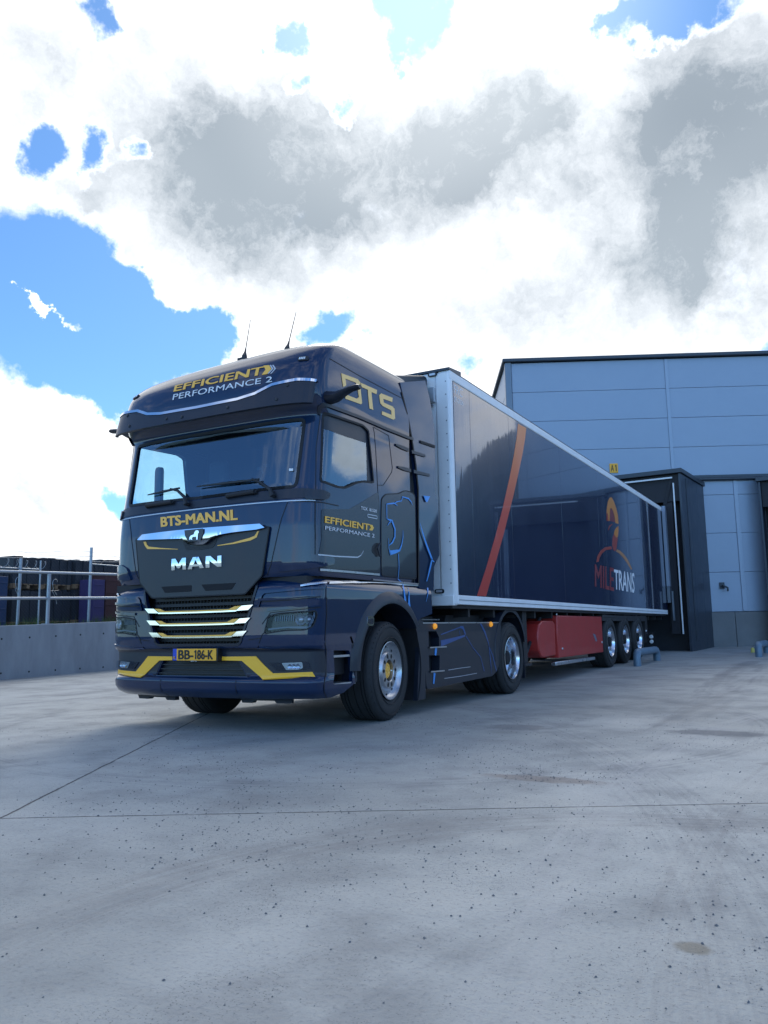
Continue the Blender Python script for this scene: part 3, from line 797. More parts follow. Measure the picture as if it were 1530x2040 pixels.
for k in range(5200):
    y = rnd.uniform(-2, 18); x = WX-.32-abs(rnd.gauss(0, .7)); z = wtop(y)-.06; h = rnd.uniform(.05, .20)*(1+.6*sin(y*3.1)); a = rnd.uniform(0, pi); w = .006
    lx, ly = rnd.uniform(-.06, .06), rnd.uniform(-.06, .06)
    g.add([(x-cos(a)*w, y-sin(a)*w, z), (x+cos(a)*w, y+sin(a)*w, z), (x+lx*.5, y+ly*.5, z+h*.6), (x+lx, y+ly, z+h)], [(0, 1, 2), (1, 3, 2)])
tag(g.build('grass', 'grass'), 'rough grass growing along the top of the concrete wall', 'grass', kind='stuff')
MT['galv'] = vary(mat('galvanised', (.36, .40, .44), .45, .6), 20, .1, .1)
rl = empty('railing', (WX-.14, 5, wtop(5))); tag(rl, 'galvanised two rail tube railing on top of the concrete wall', 'railing')
for zz, r in ((1.14, .032), (.57, .032)):
    g = MB(); g.tube([(WX-.14, -4, wtop(-4)+zz), (WX-.14, 20, wtop(20)+zz)], r, 8); g.build('rail', 'galv', rl)
for y in (6.5-4.8, 6.5-2.4, 6.5, 6.5+2.4, 6.5+4.8, 6.5+7.2, 6.5+9.6):
    g = MB(); g.tube([(WX-.14, y, wtop(y)-.02), (WX-.14, y, wtop(y)+1.12)], .042, 8); g.box(WX-.24, WX-.04, y-.08, y+.08, wtop(y)-.001, wtop(y)+.012); g.build('post', 'galv', rl)
fe = empty('wire_fence', (WX-.9, 5, wtop(5))); tag(fe, 'tall wire mesh fence with thin posts and barbed wire behind the railing', 'fence')
FX = WX-.95
for y, h in ((5.35+.3, 1.62), (6.35, 1.50), (8.35, 1.85), (3.0, 1.6), (11.3, 1.7), (14.2, 1.7)):
    g = MB(); g.tube([(FX, y, wtop(y)-.1), (FX, y+.02, wtop(y)+h)], .035, 8); g.build('post', 'galv', fe)
g = MB(); g.tube([(FX, 5.65, wtop(5)+1.3), (FX, 6.9, wtop(5)+1.32)], .016, 6); g.tube([(FX, 6.9, wtop(6)+1.5), (FX, 6.9, wtop(6))], .02, 6); g.tube([(FX, 8.35, wtop(8)+1.45), (FX, 11.3, wtop(8)+1.45)], .016, 6); g.build('brace', 'galv', fe)
g = MB()
y = 1.0
while y < 16:
    for sgn in (1, -1):
        za = wtop(y); g.tube([(FX, y, za), (FX, y+sgn*1.45, za+1.45)], .0014, 3, cap=False)
    y += .085
g.build('wire_mesh', 'trimdark', fe)
g = MB()
for k, (dz, am) in enumerate(((1.62, .03), (1.70, .05), (1.52, .02))):
    pts = [(FX+.02*sin(y*7+k), y, wtop(y)+dz+am*sin(y*2.3+k*2)) for y in [1+i*.25 for i in range(61)]]; g.tube(pts, .004, 4, cap=False)
pts = [(FX+.1*cos(i*.9), 5.0+i*.035, wtop(5)+1.42+.10*sin(i*.9)) for i in range(60)]; g.tube(pts, .005, 4, cap=False)
for yc in (6.3, 7.3): 
    pts = [(FX+.03, yc+.07*cos(i*.6), wtop(5)+1.05+.12*sin(i*.5)-.02*i) for i in range(22)]; g.tube(pts, .006, 4, cap=False)
g.build('barbed_wire', 'galv', fe)

# --------------------------------------------------- goods stacked behind the fence
MT['wrap'] = vary(mat('dark_wrap', (.018, .024, .034), .6), 6, .25, .15, .4, 9)
MT['wood'] = vary(mat('pallet_wood', (.28, .17, .09), .8), 9, .2)
MT['purple'] = vary(mat('purple_board', (.05, .035, .13), .6), 5, .12)
MT['brown'] = vary(mat('brown_red_board', (.07, .02, .02), .7), 5, .15)
MT['bluebox'] = vary(mat('blue_board', (.012, .04, .11), .55), 5, .1)
def wrapblock(mb, x0, x1, y0, y1, z0, z1, rnd):
    n = 7; 
    for k in range(n):      # a bundle of upright sheets of slightly different depth
        a = y0+(y1-y0)*k/n; b = y0+(y1-y0)*(k+1)/n; d = rnd.uniform(0, .05); mb.box(x0, x1-d, a+.004, b-.004, z0, z1-rnd.uniform(0, .05))
rnd = random.Random(5)
tops = {0: 2.62, 1: 3.02, 2: 3.05, 3: 3.02, 4: 3.10, 5: 3.16, 6: 3.2, 7: 3.2}
labs = ['low dark wrapped pallet load at the far left of the stacked goods', 'dark wrapped pallet load, leftmost of the tall ones behind the fence', 'dark wrapped pallet load, second of the tall ones from the left',
        'dark wrapped pallet load behind the middle railing post', 'dark wrapped pallet load just left of the purple box', 'dark wrapped pallet load behind the purple and brown boxes', 'dark wrapped pallet load hidden behind the truck cab', 'dark wrapped pallet load farthest along behind the truck cab']
for k in range(8):
    y0 = 7.35+k*1.02+(0 if k else .0); base = wtop(y0)-.06; x1 = -13.9-(.0 if k % 2 else .12)
    e = empty('pallet_load', (x1-.6, y0+.5, base)); tag(e, labs[k], 'pallet load', 'dark pallet loads behind the fence')
    for bz in (0, 1):
        z = base+bz*(1.02)
        g = MB()
        for q in range(6): g.box(x1-1.2, x1+.01, y0+.02+q*.165, y0+.02+q*.165+.11, z+.10, z+.125)
        for q in range(3): g.box(x1-1.2, x1, y0+.03+q*.42, y0+.12+q*.42, z, z+.10)
        g.build('pallet', 'wood', e)
        g = MB(); zt_ = z+1.0 if bz == 0 else tops[k]+.015*k
        if zt_ > z+.15: wrapblock(g, x1-1.2, x1, y0+.02, y0+1.0, z+.126, zt_, rnd)
        g.build('load', 'wrap', e)
def slabbox(name, x0, x1, y0, y1, z1, mt_, label, cat):
    g = MB(); z0 = wtop(y0)-.06; g.box(x0, x1, y0, y1, z0, z1)
    for q in range(4): zz = z0+(z1-z0)*(q+.5)/4; g.box(x1, x1+.012, y0+.03, y1-.03, zz-.02, zz+.02)
    tag(g.build(name, mt_, bevel=.012), label, cat)
slabbox('storage_box', -13.78, -13.2, 10.48, 10.88, 2.46, 'purple', 'tall purple box standing behind the fence', 'box')
slabbox('storage_box', -13.78, -13.2, 10.93, 11.75, 2.62, 'brown', 'brown red box beside the purple one', 'box')
slabbox('storage_box', -13.78, -13.2, 6.4, 7.72, 2.40, 'bluebox', 'bright blue box at the far left behind the fence', 'box')

# --------------------------------------------------- wooded hill to the right of the yard (seen mirrored in the truck)
MT['wood_hill'] = vary(mat('wooded_hill', (.030, .045, .030), .95), .25, .35)
g = MB(); rnd = random.Random(2); n = 150; m_ = 14; vs = []
ph = [rnd.uniform(0, 6) for _ in range(12)]
def ridge(az):
    h = 19*math.exp(-((az-19)/6.5)**2)+7.5+1.2*sin(az*.35)+sum(.5*sin(az*(.9+i*.7)+ph[i])/(1+i*.3) for i in range(9)); return h
for i in range(n+1):
    az = 12+(150-12)*i/n
    for j in range(m_+1):
        t = j/m_; d = 70+t*30; h = ridge(az)*(sin(t*pi/2)) if j < m_ else 0; a = rad(az)
        jx, jy = rnd.uniform(-.5, .5), rnd.uniform(0, .5) if 0 < j < m_ else 0
        vs.append((1.3+sin(a)*d+jx, 4+cos(a)*d+jx, h+jy))
g.add(vs, [(i*(m_+1)+j, (i+1)*(m_+1)+j, (i+1)*(m_+1)+j+1, i*(m_+1)+j+1) for i in range(n) for j in range(m_)])
tag(g.build('wooded_hill', 'wood_hill', smooth=5), 'dark wooded hill beyond the yard', 'hill', kind='structure')

# ================================================================== TRACTOR
truck = empty('semi_truck', (0, 2.5, 0))
tag(truck, 'dark navy blue tractor unit with yellow and silver lettering coupled to the trailer', 'truck')
# cab above z = 1.39
lowrows = [(1.385, .035, 1.225, .32, 1.385, 0), (1.42, .015, 1.238, .32, 1.42, 0), (1.50, .0, 1.24, .32, 1.50, 0), (1.85, .0, 1.24, .32, 1.85, 0), (2.08, .018, 1.24, .32, 2.08, 0), (2.20, .05, 1.24, .31, 2.20, 0),
           (2.50, .105, 1.238, .30, 2.50, 0), (2.84, .165, 1.235, .28, 2.84, 0), (2.89, .165, 1.237, .29, 2.89, 0), (2.97, .09, 1.24, .31, 2.97, 0)]
rr_ = [(3.05, .05, 1.243, .32, 3.05, 0), (3.15, .048, 1.242, .31, 3.15, 0), (3.30, .08, 1.238, .29, 3.295, .005), (3.40, .12, 1.234, .28, 3.39, .01), (3.50, .18, 1.230, .27, 3.47, .01), (3.60, .26, 1.222, .27, 3.545, .01),
       (3.68, .35, 1.208, .28, 3.60, .01), (3.76, .47, 1.18, .30, 3.64, .01), (3.86, .66, 1.12, .34, 3.67, .01), (3.98, .90, 1.0, .40, 3.695, .01), (4.12, 1.15, .80, .45, 3.71, .01)]
CAB = Surf(lowrows+smooth_rows(rr_, 4), 2.0)
LOW = Surf([(.30, .13, 1.21, .32), (.335, .05, 1.235, .32), (.37, .012, 1.25, .32), (.46, .0, 1.255, .32), (.485, .02, 1.25, .32), (.50, .045, 1.245, .32), (.735, .04, 1.245, .32), (.765, .0, 1.255, .32), (.86, -.01, 1.255, .32),
            (1.12, -.005, 1.255, .32), (1.20, -.012, 1.255, .32), (1.31, .0, 1.25, .32), (1.345, .04, 1.235, .32), (1.36, .08, 1.215, .32)], 2.45)
FR = Surf([(.60, -.018, 1.255, .32), (1.30, -.018, 1.255, .32), (1.95, -.018, 1.255, .32)], 2.0)
OZ1 = (220, 660, 3.477); OZ3 = (590, 670, 4.5); OZ4 = (590, 980, 4.435); OF = (230, 1180, 3.558); OC = (270, 990, 5.1); OB = (220, 1000, 3.477); OR = (830, 1180, 5.1)
def pz(surf, o, pts): return px(surf, pts, *o)
def mir(poly): return poly+[(-a, b) for a, b in poly[::-1]]

# windshield and side window openings
wsr = [CAB.S(590, 969), CAB.S(607, 835)]
ws = rounded(mir([(0, wsr[0][1]-.015), (wsr[0][0], wsr[0][1]), (wsr[1][0], wsr[1][1]), (0, wsr[1][1])]), .05)
ws = [p for i, p in enumerate(ws) if i == 0 or math.hypot(p[0]-ws[i-1][0], p[1]-ws[i-1][1]) > 1e-4]
swn = rounded(pz(CAB, OZ3, [(236, 690), (600, 800), (650, 850), (694, 1310), (600, 1300), (540, 1312), (440, 1357), (370, 1350), (218, 1300)]), .03, 3)
swf = [(-a, b) for a, b in swn]
SE = CAB.SE
g = MB()
patch(g, CAB, [(-SE, 1.385), (SE, 1.385), (SE, 4.12), (-SE, 4.12)], 0, .035, [ws, swn, swf], .05)
top = []
for i in range(-30, 31): top.append(CAB.P(SE*i/30, 4.12))
g.add(top, [tuple(range(61))])
back = [CAB.P(SE, 1.385+(4.12-1.385)*k/30) for k in range(31)]+[CAB.P(-SE, 4.12-(4.12-1.385)*k/30) for k in range(31)]
g.add(back, [tuple(range(62))])
g.add([CAB.P(SE*i/30, 1.385) for i in range(-30, 31)], [tuple(range(60, -1, -1))])
cab = g.build('cab', 'paint', truck)
# glass
g = MB(); patch(g, CAB, ws, -.012, 0, (), .08, rim=False); g.build('windshield', 'glass', cab)
g = MB(); patch(g, CAB, swn, -.016, 0, (), .1, rim=False); g.build('side_window', 'sideglass', cab)
g = MB(); patch(g, CAB, swf, -.016, 0, (), .1, rim=False); g.build('side_window', 'glass', cab)
def ring(name, surf, poly, w, m_='seam', off=.004, both=False, parent=cab):
    g = MB(); strip(g, surf, poly, w, off, .006, 0, both, True); return g.build(name, m_, parent)
ring('window_rubber', CAB, swn, .022, both=True)
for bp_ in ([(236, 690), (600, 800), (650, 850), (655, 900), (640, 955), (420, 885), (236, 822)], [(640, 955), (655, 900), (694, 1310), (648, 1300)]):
    g = MB(); patch(g, CAB, pz(CAB, OZ3, bp_), -.014, .001, (), .06); g.build('painted_dark_reflection', 'satin', cab)  # dark reflection along the glass top and rear edge, painted as patches
ring('windshield_rubber', CAB, ws, .03)
# interior
g = MB(); g.box(-1.12, 1.12, .30, .62, 1.75, 2.08); g.box(-1.12, 1.12, .62, .75, 1.75, 2.0); g.box(.35, .85, .55, .70, 2.0, 2.17); g.box(-1.2, 1.2, 1.45, 1.5, 1.5, 3.4)
g.box(-1.15, 1.15, .42, 1.4, 2.98, 3.10)
g.build('dashboard', 'interior', cab, bevel=.03)
for x in (-.62, .62):
    g = MB(); g.box(x-.24, x+.24, .95, 1.12, 1.6, 2.55); g.box(x-.13, x+.13, .97, 1.07, 2.5, 2.78); g.box(x-.24, x+.24, .6, 1.1, 1.6, 1.85); g.build('seat', 'seat', cab, bevel=.05)
g = MB(); M_ = Matrix.Translation((.60, .52, 2.10)) @ Matrix.Rotation(rad(55), 4, 'X')
g.tube([M_ @ Vector((.23*cos(a*pi/14), .23*sin(a*pi/14), 0)) for a in range(29)], .016, 8, cap=False)
g.tube([M_ @ Vector((-.22, 0, 0)), M_ @ Vector((.22, 0, 0))], .018, 6); g.tube([M_ @ Vector((0, 0, 0)), M_ @ Vector((0, -.02, -.3))], .03, 8); g.build('steering_wheel', 'plastic', cab)
for x in (-1.06, 1.10):
    g = MB(); M_ = Matrix.Translation((x, .55, 0)) @ Matrix.Rotation(rad(18 if x > 0 else -18), 4, 'Z')
    pts = rounded([(-.065, 2.27), (.065, 2.27), (.065, 2.68), (-.065, 2.68)], .06, 5); g.prism(pts, 'y', -.02, .02); g.v = [M_ @ v for v in g.v]; g.build('camera_display', 'plastic', cab)
g = MB(); pts = [(.46, .36, 2.35), (.50, .34, 2.42), (.47, .33, 2.47), (.53, .33, 2.49)]; g.tube(pts, .012, 6); g.box(.43, .50, .33, .35, 2.45, 2.475); g.box(.50, .55, .33, .35, 2.47, 2.50); g.tube([(.49, .34, 2.42), (.56, .33, 2.36), (.60, .33, 2.365)], .008, 5); g.build('phone_holder', 'plastic', cab)
g = MB(); q = pz(CAB, OZ1, [(1237, 950), (1265, 950), (1265, 967), (1237, 967)]); patch(g, CAB, q, .0, .001); g.build('toll_sticker', 'white', cab)
# black scuttle under the windshield with wipers and grab handles
g = MB(); zb = 2.085; se = CAB.S(626, 986)[0]
patch(g, CAB, mir([(0, zb), (se, zb+.0), (se-.02, 2.17), (wsr[0][0]+.02, wsr[0][1]-.02), (0, wsr[0][1]-.04)]), .006, .008); g.build('scuttle_panel', 'satin', cab)
for pl_ in ([(1135, 1150), (1125, 1110), (1060, 1060), (1000, 1035)], [(545, 1210), (535, 1160), (490, 1115), (440, 1103)]):
    g = MB(); c = [CAB.P(*q)+CAB.nrm(*q)*.05 for q in pz(CAB, OZ1, pl_)]
    g.tube([c[0]-Vector((0, -.04, 0)), c[0], c[1], c[2], c[3]], [.02, .024, .017, .013, .010], 8)
    for a, b in ((-380, 40), ): 
        e = [CAB.P(*q)+CAB.nrm(*q)*.022 for q in pz(CAB, OZ1, [(pl_[3][0]+40, pl_[3][1]-4), (pl_[3][0]-390, pl_[3][1]+45)] if pl_[3][0] > 800 else [(pl_[3][0]+50, pl_[3][1]-12), (pl_[3][0]-170, pl_[3][1]+35)])]
        g.tube([e[0], (e[0]+e[1])/2, e[1]], [.010, .014, .006], 6)
    g.build('wiper', 'plastic', cab)
for q in ([(820, 1148), (1010, 1118)], [(265, 1215), (440, 1188)]):
    e = [CAB.P(*k)+CAB.nrm(*k)*.03 for k in pz(CAB, OZ1, q)]; g = MB(); g.tube([e[0], e[0].lerp(e[1], .5), e[1]], .022, 8)
    for k in e: g.tube([k, k+Vector((0, .05, -.02))], .022, 6)
    g.build('step_handle', 'plastic', cab)
# front edge line above the lettering
g = MB(); strip(g, CAB, [(-1.24, 2.062), (0, 2.07), (1.24, 2.062)], .010, .004, .003); g.build('panel_line', 'silverfilm', cab)

# sun visor with chrome edge
VIS = Surf([(2.86, -.10, 1.265, .30), (3.00, -.06, 1.265, .30), (3.20, -.005, 1.26, .30)], 2.0)
vb = VIS.S(623, 802); vt = pz(VIS, OZ1, [(460, 553), (880, 470), (1000, 432), (1120, 370), (1290, 334), (1425, 342)])
c0 = (0, vt[1][1]-.004)
vis = mir([(0, vb[1]-.01), (vb[0], vb[1])])
halfb = [(0, vb[1]-.012), (vb[0]*.6, vb[1]-.01), (vb[0], vb[1]), vt[5]]
right = [(0, vb[1]-.012), (vb[0]*.6, vb[1]-.008), (vb[0], vb[1]), vt[5], vt[4], vt[3], vt[2], vt[1], (0, vt[1][1]-.008)]
poly = right[:-1]+[(-a, b) for a, b in right[:0:-1] if True]
g = MB(); patch(g, VIS, poly, 0, .03, (), .06); vz = g.build('sun_visor', 'satin', cab)
g = MB(); ch = [(-a, b) for a, b in vt[5:0:-1]]+[(0, vt[1][1]-.008)]+vt[1:]; strip(g, VIS, ch, .028, .006, .022); g.build('chrome_strip', 'chrome', vz)
g = MB()      # shelf that closes the visor to the roof
for i in range(len(ch)-1):
    for k in range(6):
        a = (ch[i][0]+(ch[i+1][0]-ch[i][0])*k/6, ch[i][1]+(ch[i+1][1]-ch[i][1])*k/6); b = (ch[i][0]+(ch[i+1][0]-ch[i][0])*(k+1)/6, ch[i][1]+(ch[i+1][1]-ch[i][1])*(k+1)/6)
        A, B = VIS.P(*a), VIS.P(*b); g.add([A, B, B+Vector((-B.x*.03, .16, .02)), A+Vector((-A.x*.03, .16, .02))], [(0, 1, 2, 3)])
g.build('visor_shelf', 'paint', vz)
for q in ((812, 528), (1150, 470), (1226, 372), (495, 594)):
    s_ = pz(VIS, OZ1, [q])[0]; 
    for sg in (1, -1):
        if q[0] == 495 and sg < 0: continue
        P = VIS.P(sg*s_[0], s_[1]); n = VIS.nrm(sg*s_[0], s_[1]); g = MB(); g.lathe([(0, 0.016), (.006, .016), (.01, .006), (.01, 0)], 12, 0, Matrix.Translation(P) @ n.to_track_quat('X', 'Z').to_matrix().to_4x4()); g.build('visor_screw', 'plastic', vz)
# roof lettering
def lettering(parent, surf, txt, quad, m_, bold=.0, off=.004, depth=0, name='lettering'):
    g = MB(); text(g, surf, txt, quad, bold, off, depth); return g.build(name, m_, parent)
lettering(cab, CAB, 'EFFICIENT', pz(CAB, OZ1, [(452, 378), (1068, 244), (1054, 302), (441, 420)]), 'amberfilm', .06)
lettering(cab, CAB, 'PERFORMANCE 2', pz(CAB, OZ1, [(440, 438), (1125, 312), (1120, 352), (432, 478)]), 'white', .01)
g = MB(); patch(g, CAB, pz(CAB, OZ1, [(1062, 240), (1100, 236), (1116, 262), (1086, 298), (1050, 303), (1076, 268)]), .005, .003, res=.03); g.build('chevron', 'amberfilm', cab)
for k in (0, 18):
    g = MB(); patch(g, CAB, pz(CAB, OZ1, [(1104+k, 236), (1114+k, 235), (1130+k, 260), (1100+k, 294), (1090+k, 296), (1120+k, 262)]), .005, .003, res=.03); g.build('chevron', 'silverfilm', cab)
for q in ([(1300, 183), (1375, 176), (1375, 203), (1300, 210)],):
    s_ = pz(CAB, OZ1, q)
    for sg in (1, -1):
        poly = [(sg*a, b) for a, b in s_]; g = MB(); patch(g, CAB, rounded(poly, .02), .012, .016); l_ = g.build('roof_lamp', 'plastic', cab)
        g = MB()
        for k in range(4):
            u0 = poly[0][0]+(poly[1][0]-poly[0][0])*(.2+.15*k); u1 = u0+(poly[1][0]-poly[0][0])*.1; z0 = (poly[0][1]+poly[3][1])/2
            patch(g, CAB, [(u0, z0-.012), (u1, z0-.012), (u1, z0+.012), (u0, z0+.012)], .016, .004)
        g.build('lamp_cell', 'white', l_)
# antennas
for (bx, by), (tx_, ty_) in (((487, 711), (499, 637)), ((572, 696), (590, 621))):
    P = CAM+ray(bx, by)*((.55-CAM.y)/ray(bx, by).y); Q = CAM+ray(tx_, ty_)*((.80-CAM.y)/ray(tx_, ty_).y)
    g = MB(); g.tube([P-Vector((0, 0, .10)), P+Vector((0, 0, .01)), P.lerp(Q, .12), P.lerp(Q, .22)], [.035, .028, .012, .007], 8); g.box(P.x-.07, P.x+.02, P.y-.03, P.y+.05, P.z-.06, P.z-.01)
    g.tube([P.lerp(Q, .2), P.lerp(Q, .6), Q], [.0055, .0045, .003], 6); g.build('antenna', 'plastic', cab)

# dark hood with emblem
hood = [(0, 1.24), (.56, 1.24), (.74, 1.40), (.815, 1.835), (0, 1.845)]
g = MB(); patch(g, FR, rounded(mir(hood[1:4]), .02), .0, .03); hd = g.build('hood', 'satin', cab)
ring('hood_gap', FR, rounded(mir(hood[1:4]), .02), .012, 'seam', .001, parent=hd)
for a, b in (((-.44, -.06), 0), ((.06, .46), 0)):
    g = MB(); patch(g, FR, rounded([(a[0]+.05, 1.285), (a[1]-.05 if a[1] > 0 else a[1], 1.285), (a[1], 1.345), (a[0], 1.345)], .01), .003, .004); g.build('vent', 'hole', hd)
wing = pz(FR, OC, [(45, 438), (92, 385), (300, 358), (540, 333), (720, 318), (1000, 296), (1280, 275), (1330, 315), (1250, 335), (1000, 366), (880, 388), (805, 418), (745, 468), (712, 486), (578, 490), (545, 468), (500, 428), (300, 434), (60, 442)])
g = MB(); patch(g, FR, wing, .02, .02, res=.04, offs=lambda u, z: .040+.015*max(0, 1-abs(u)/.8)-.14*abs(z-1.795)); wg_ = g.build('chrome_emblem', 'chrome', hd)
g = MB(); patch(g, FR, pz(FR, OC, [(541, 345), (726, 326), (732, 372), (702, 447), (577, 457), (546, 400)]), .060, .006, res=.05); g.build('badge_field', 'gloss', wg_)
lion = [(595, 440), (598, 415), (612, 398), (640, 388), (648, 365), (660, 348), (678, 345), (690, 352), (693, 368), (684, 378), (678, 440), (668, 440), (664, 408), (650, 412), (632, 412), (622, 425), (626, 440), (612, 440), (608, 428), (604, 441)]
g = MB(); patch(g, FR, pz(FR, OC, lion), .067, .007, res=.02); g.build('lion_emblem', 'chrome', wg_)
g = MB(); patch(g, FR, pz(FR, OC, [(480, 450), (503, 452), (545, 495), (575, 506), (715, 502), (755, 482), (815, 430), (830, 432), (800, 500), (770, 520), (640, 540), (515, 540)]), .004, .004, res=.05); g.build('badge_shadow_panel', 'plastic', hd)
for q in ([(83, 457), (108, 455), (118, 482), (136, 505), (260, 518), (432, 529), (432, 534), (260, 530), (125, 530), (100, 500)], [(1243, 347), (1256, 349), (1232, 412), (1170, 443), (1000, 478), (836, 498), (835, 492), (1000, 462), (1155, 418), (1212, 396)]):
    g = MB(); patch(g, FR, pz(FR, OC, q), .005, .004, res=.04); g.build('yellow_accent', 'amberfilm', hd)
for ch_, q_, hl_ in (('M', [(377, 748), (380, 632), (418, 629), (451, 684), (486, 622), (524, 618), (524, 738), (490, 740), (490, 678), (462, 724), (440, 726), (411, 686), (411, 745)], []),
                ('A', [(541, 738), (595, 614), (652, 609), (706, 722), (666, 726), (655, 704), (590, 709), (582, 734)], [[(604, 686), (622, 640), (646, 683)]]),
                ('N', [(724, 722), (727, 604), (772, 601), (845, 664), (845, 600), (884, 596), (884, 708), (842, 711), (764, 648), (764, 719)], [])):
    g = MB(); patch(g, FR, pz(FR, OC, q_), .016, .02, [pz(FR, OC, h) for h in hl_], .02, offs=lambda u, z: .020-.06*abs(z-1.555)); g.build('letter', 'chrome', hd)
lettering(cab, CAB, 'BTS-MAN.NL', pz(CAB, OC, [(262, 208), (1030, 128), (1035, 232), (266, 304)]), 'amberfilm', .09)

# panel seams and painted crease highlights on the cab
g = MB(); S_ = lambda o, p: pz(CAB, o, p)
strip(g, CAB, S_(OZ4, [(168, 60), (168, 180)])+S_(OZ4, [(170, 420)]), .010, .002, .002, 0)
strip(g, CAB, S_(OZ3, [(195, 620), (178, 1000), (172, 1500)])+S_(OZ4, [(168, 300), (170, 660)]), .007, .003, .002, 0)
strip(g, CAB, S_(OZ3, [(688, 812), (712, 1000), (728, 1320), (740, 1520)])+S_(OZ4, [(738, 300), (742, 710)]), .006, .003, .002, 0)
strip(g, CAB, S_(OZ3, [(695, 815), (828, 890), (862, 1180), (855, 1220), (780, 1335), (730, 1335)]), .006, .003, .002, 0)
strip(g, CAB, S_(OZ3, [(300, 200), (430, 275), (560, 350), (900, 530), (960, 560)]), .007, .003, .002, 0)
strip(g, CAB, S_(OZ3, [(0, 1480), (100, 1480), (170, 1485), (380, 1520)]), .009, .003, .002, 0)
for sg in (1, -1): strip(g, CAB, [(sg*.985, 2.055), (sg*.93, 1.9), (sg*.83, 1.5), (sg*.78, 1.40)], .007, .003, .002, 0)
g.build('panel_seam', 'seam', cab)
g = MB(); strip(g, CAB, [(1.02, 1.50), (1.14, 1.525), (1.27, 1.56), (1.5, 1.55)], .010, .004, .003, 0, True)
strip(g, CAB, S_(OZ4, [(190, 555), (330, 568), (540, 578), (570, 560), (592, 520)]), [.012, .012, .012, .008, .004], .005, .004)
g.build('painted_crease_highlight', 'silverfilm', cab)  # bright highlights along the body creases, painted as silver strips
# front corner air deflectors standing proud
g = MB(); patch(g, CAB, rounded([(.90, 1.43), (1.20, 1.45), (1.50, 1.50), (1.50, 1.56), (1.30, 1.56), (1.10, 1.60), (.96, 1.55)], .03), .018, .02, (), .05, both=True); g.build('corner_deflector', 'paint', cab)
# drip rail, louvres and doors
g = MB(); strip(g, CAB, S_(OZ3, [(205, 700), (205, 640), (235, 612), (330, 640), (560, 725), (800, 830), (1000, 910), (1040, 922)]), .030, .018, .022, 0, True); g.build('drip_rail', 'satin', cab)
dk = S_(OZ4, [(222, 150), (330, 152), (470, 150), (560, 100), (640, 50), (722, 0), (738, 90), (742, 720), (500, 705), (215, 683), (180, 640), (222, 420)])
g = MB(); patch(g, CAB, rounded(dk, .03), .003, .003, (), .06, both=True); door = g.build('door_panel', 'gloss', cab)
dk2 = S_(OZ4, [(752, 60), (790, 20), (900, 15), (960, -12), (1020, 5), (1048, 30), (1060, 770), (752, 740)])
g = MB(); patch(g, CAB, rounded(dk2, .04), .004, .004, (), .06, both=True); lock = g.build('side_locker_door', 'gloss', cab)
ring('locker_gap', CAB, rounded(dk2, .04), .010, 'seam', .006)
g = MB(); strip(g, CAB, S_(OZ4, [(205, 687), (450, 706), (730, 731)]), .020, .012, .016, 0, True); strip(g, CAB, S_(OZ4, [(672, 772), (900, 795), (1075, 812)]), .012, .012, .016, 0, True); g.build('sill_strip', 'alu', cab)
g = MB(); patch(g, CAB, rounded(S_(OZ4, [(672, 478), (698, 452), (736, 450), (738, 570), (700, 568), (664, 525)]), .02), .006, .004, both=True); h_ = g.build('handle_recess', 'plastic', cab)
g = MB(); q = S_(OZ4, [(722, 455), (700, 500), (722, 570)]); g.tube([CAB.P(*k)+CAB.nrm(*k)*.025 for k in q], .010, 6); g.build('door_handle', 'satin', h_)
for yy in ([(885, 972), (1000, 1020)], [(905, 1172), (1020, 1205)]):
    a, b = S_(OZ3, yy); g = MB(); strip(g, CAB, [a, ((a[0]+b[0])/2, (a[1]+b[1])/2), b], [.02, .04, .036], .014, .016, 0, True); g.build('side_louvre', 'satin', cab)
# mirror pads: cover at the pillar foot and the rear view camera arms
g = MB(); patch(g, CAB, rounded(S_(OZ3, [(75, 1400), (100, 1378), (230, 1380), (292, 1410), (282, 1450), (250, 1470), (80, 1465)]), .03), .022, .025, both=True); g.build('pillar_cap', 'satin', cab)
for sg in (1, -1):
    P = CAB.P(*CAB.S(655, 790)); P = Vector((1.235, .36, 3.06)); pts = [P, P+Vector((.16, -.04, .0)), P+Vector((.30, .0, .035)), P+Vector((.44, .06, .05))]
    g = MB()
    secs = [(P+Vector((-.02, 0, .0)), .13, .17), (P+Vector((.10, -.01, -.01)), .09, .15), (P+Vector((.19, -.01, .02)), .055, .12), (P+Vector((.26, -.01, .04)), .045, .11), (P+Vector((.33, -.015, .045)), .045, .10), (P+Vector((.355, -.015, .045)), .03, .07)]
    vs = []; nn_ = 12
    for c, hz, hy in secs:
        for k in range(nn_): a = 2*pi*k/nn_; vs.append((c.x*1, c.y+cos(a)*hy*.5, c.z+sin(a)*hz*.5*(1.0 if sin(a) > 0 else 1.15)))
    vs = [(sg*x, y, z) for x, y, z in vs]
    g.add(vs, [(i*nn_+k, i*nn_+(k+1) % nn_, (i+1)*nn_+(k+1) % nn_, (i+1)*nn_+k) for i in range(len(secs)-1) for k in range(nn_)]+[tuple(range((len(secs)-1)*nn_, len(secs)*nn_))])
    g.build('camera_arm', 'satin', cab)
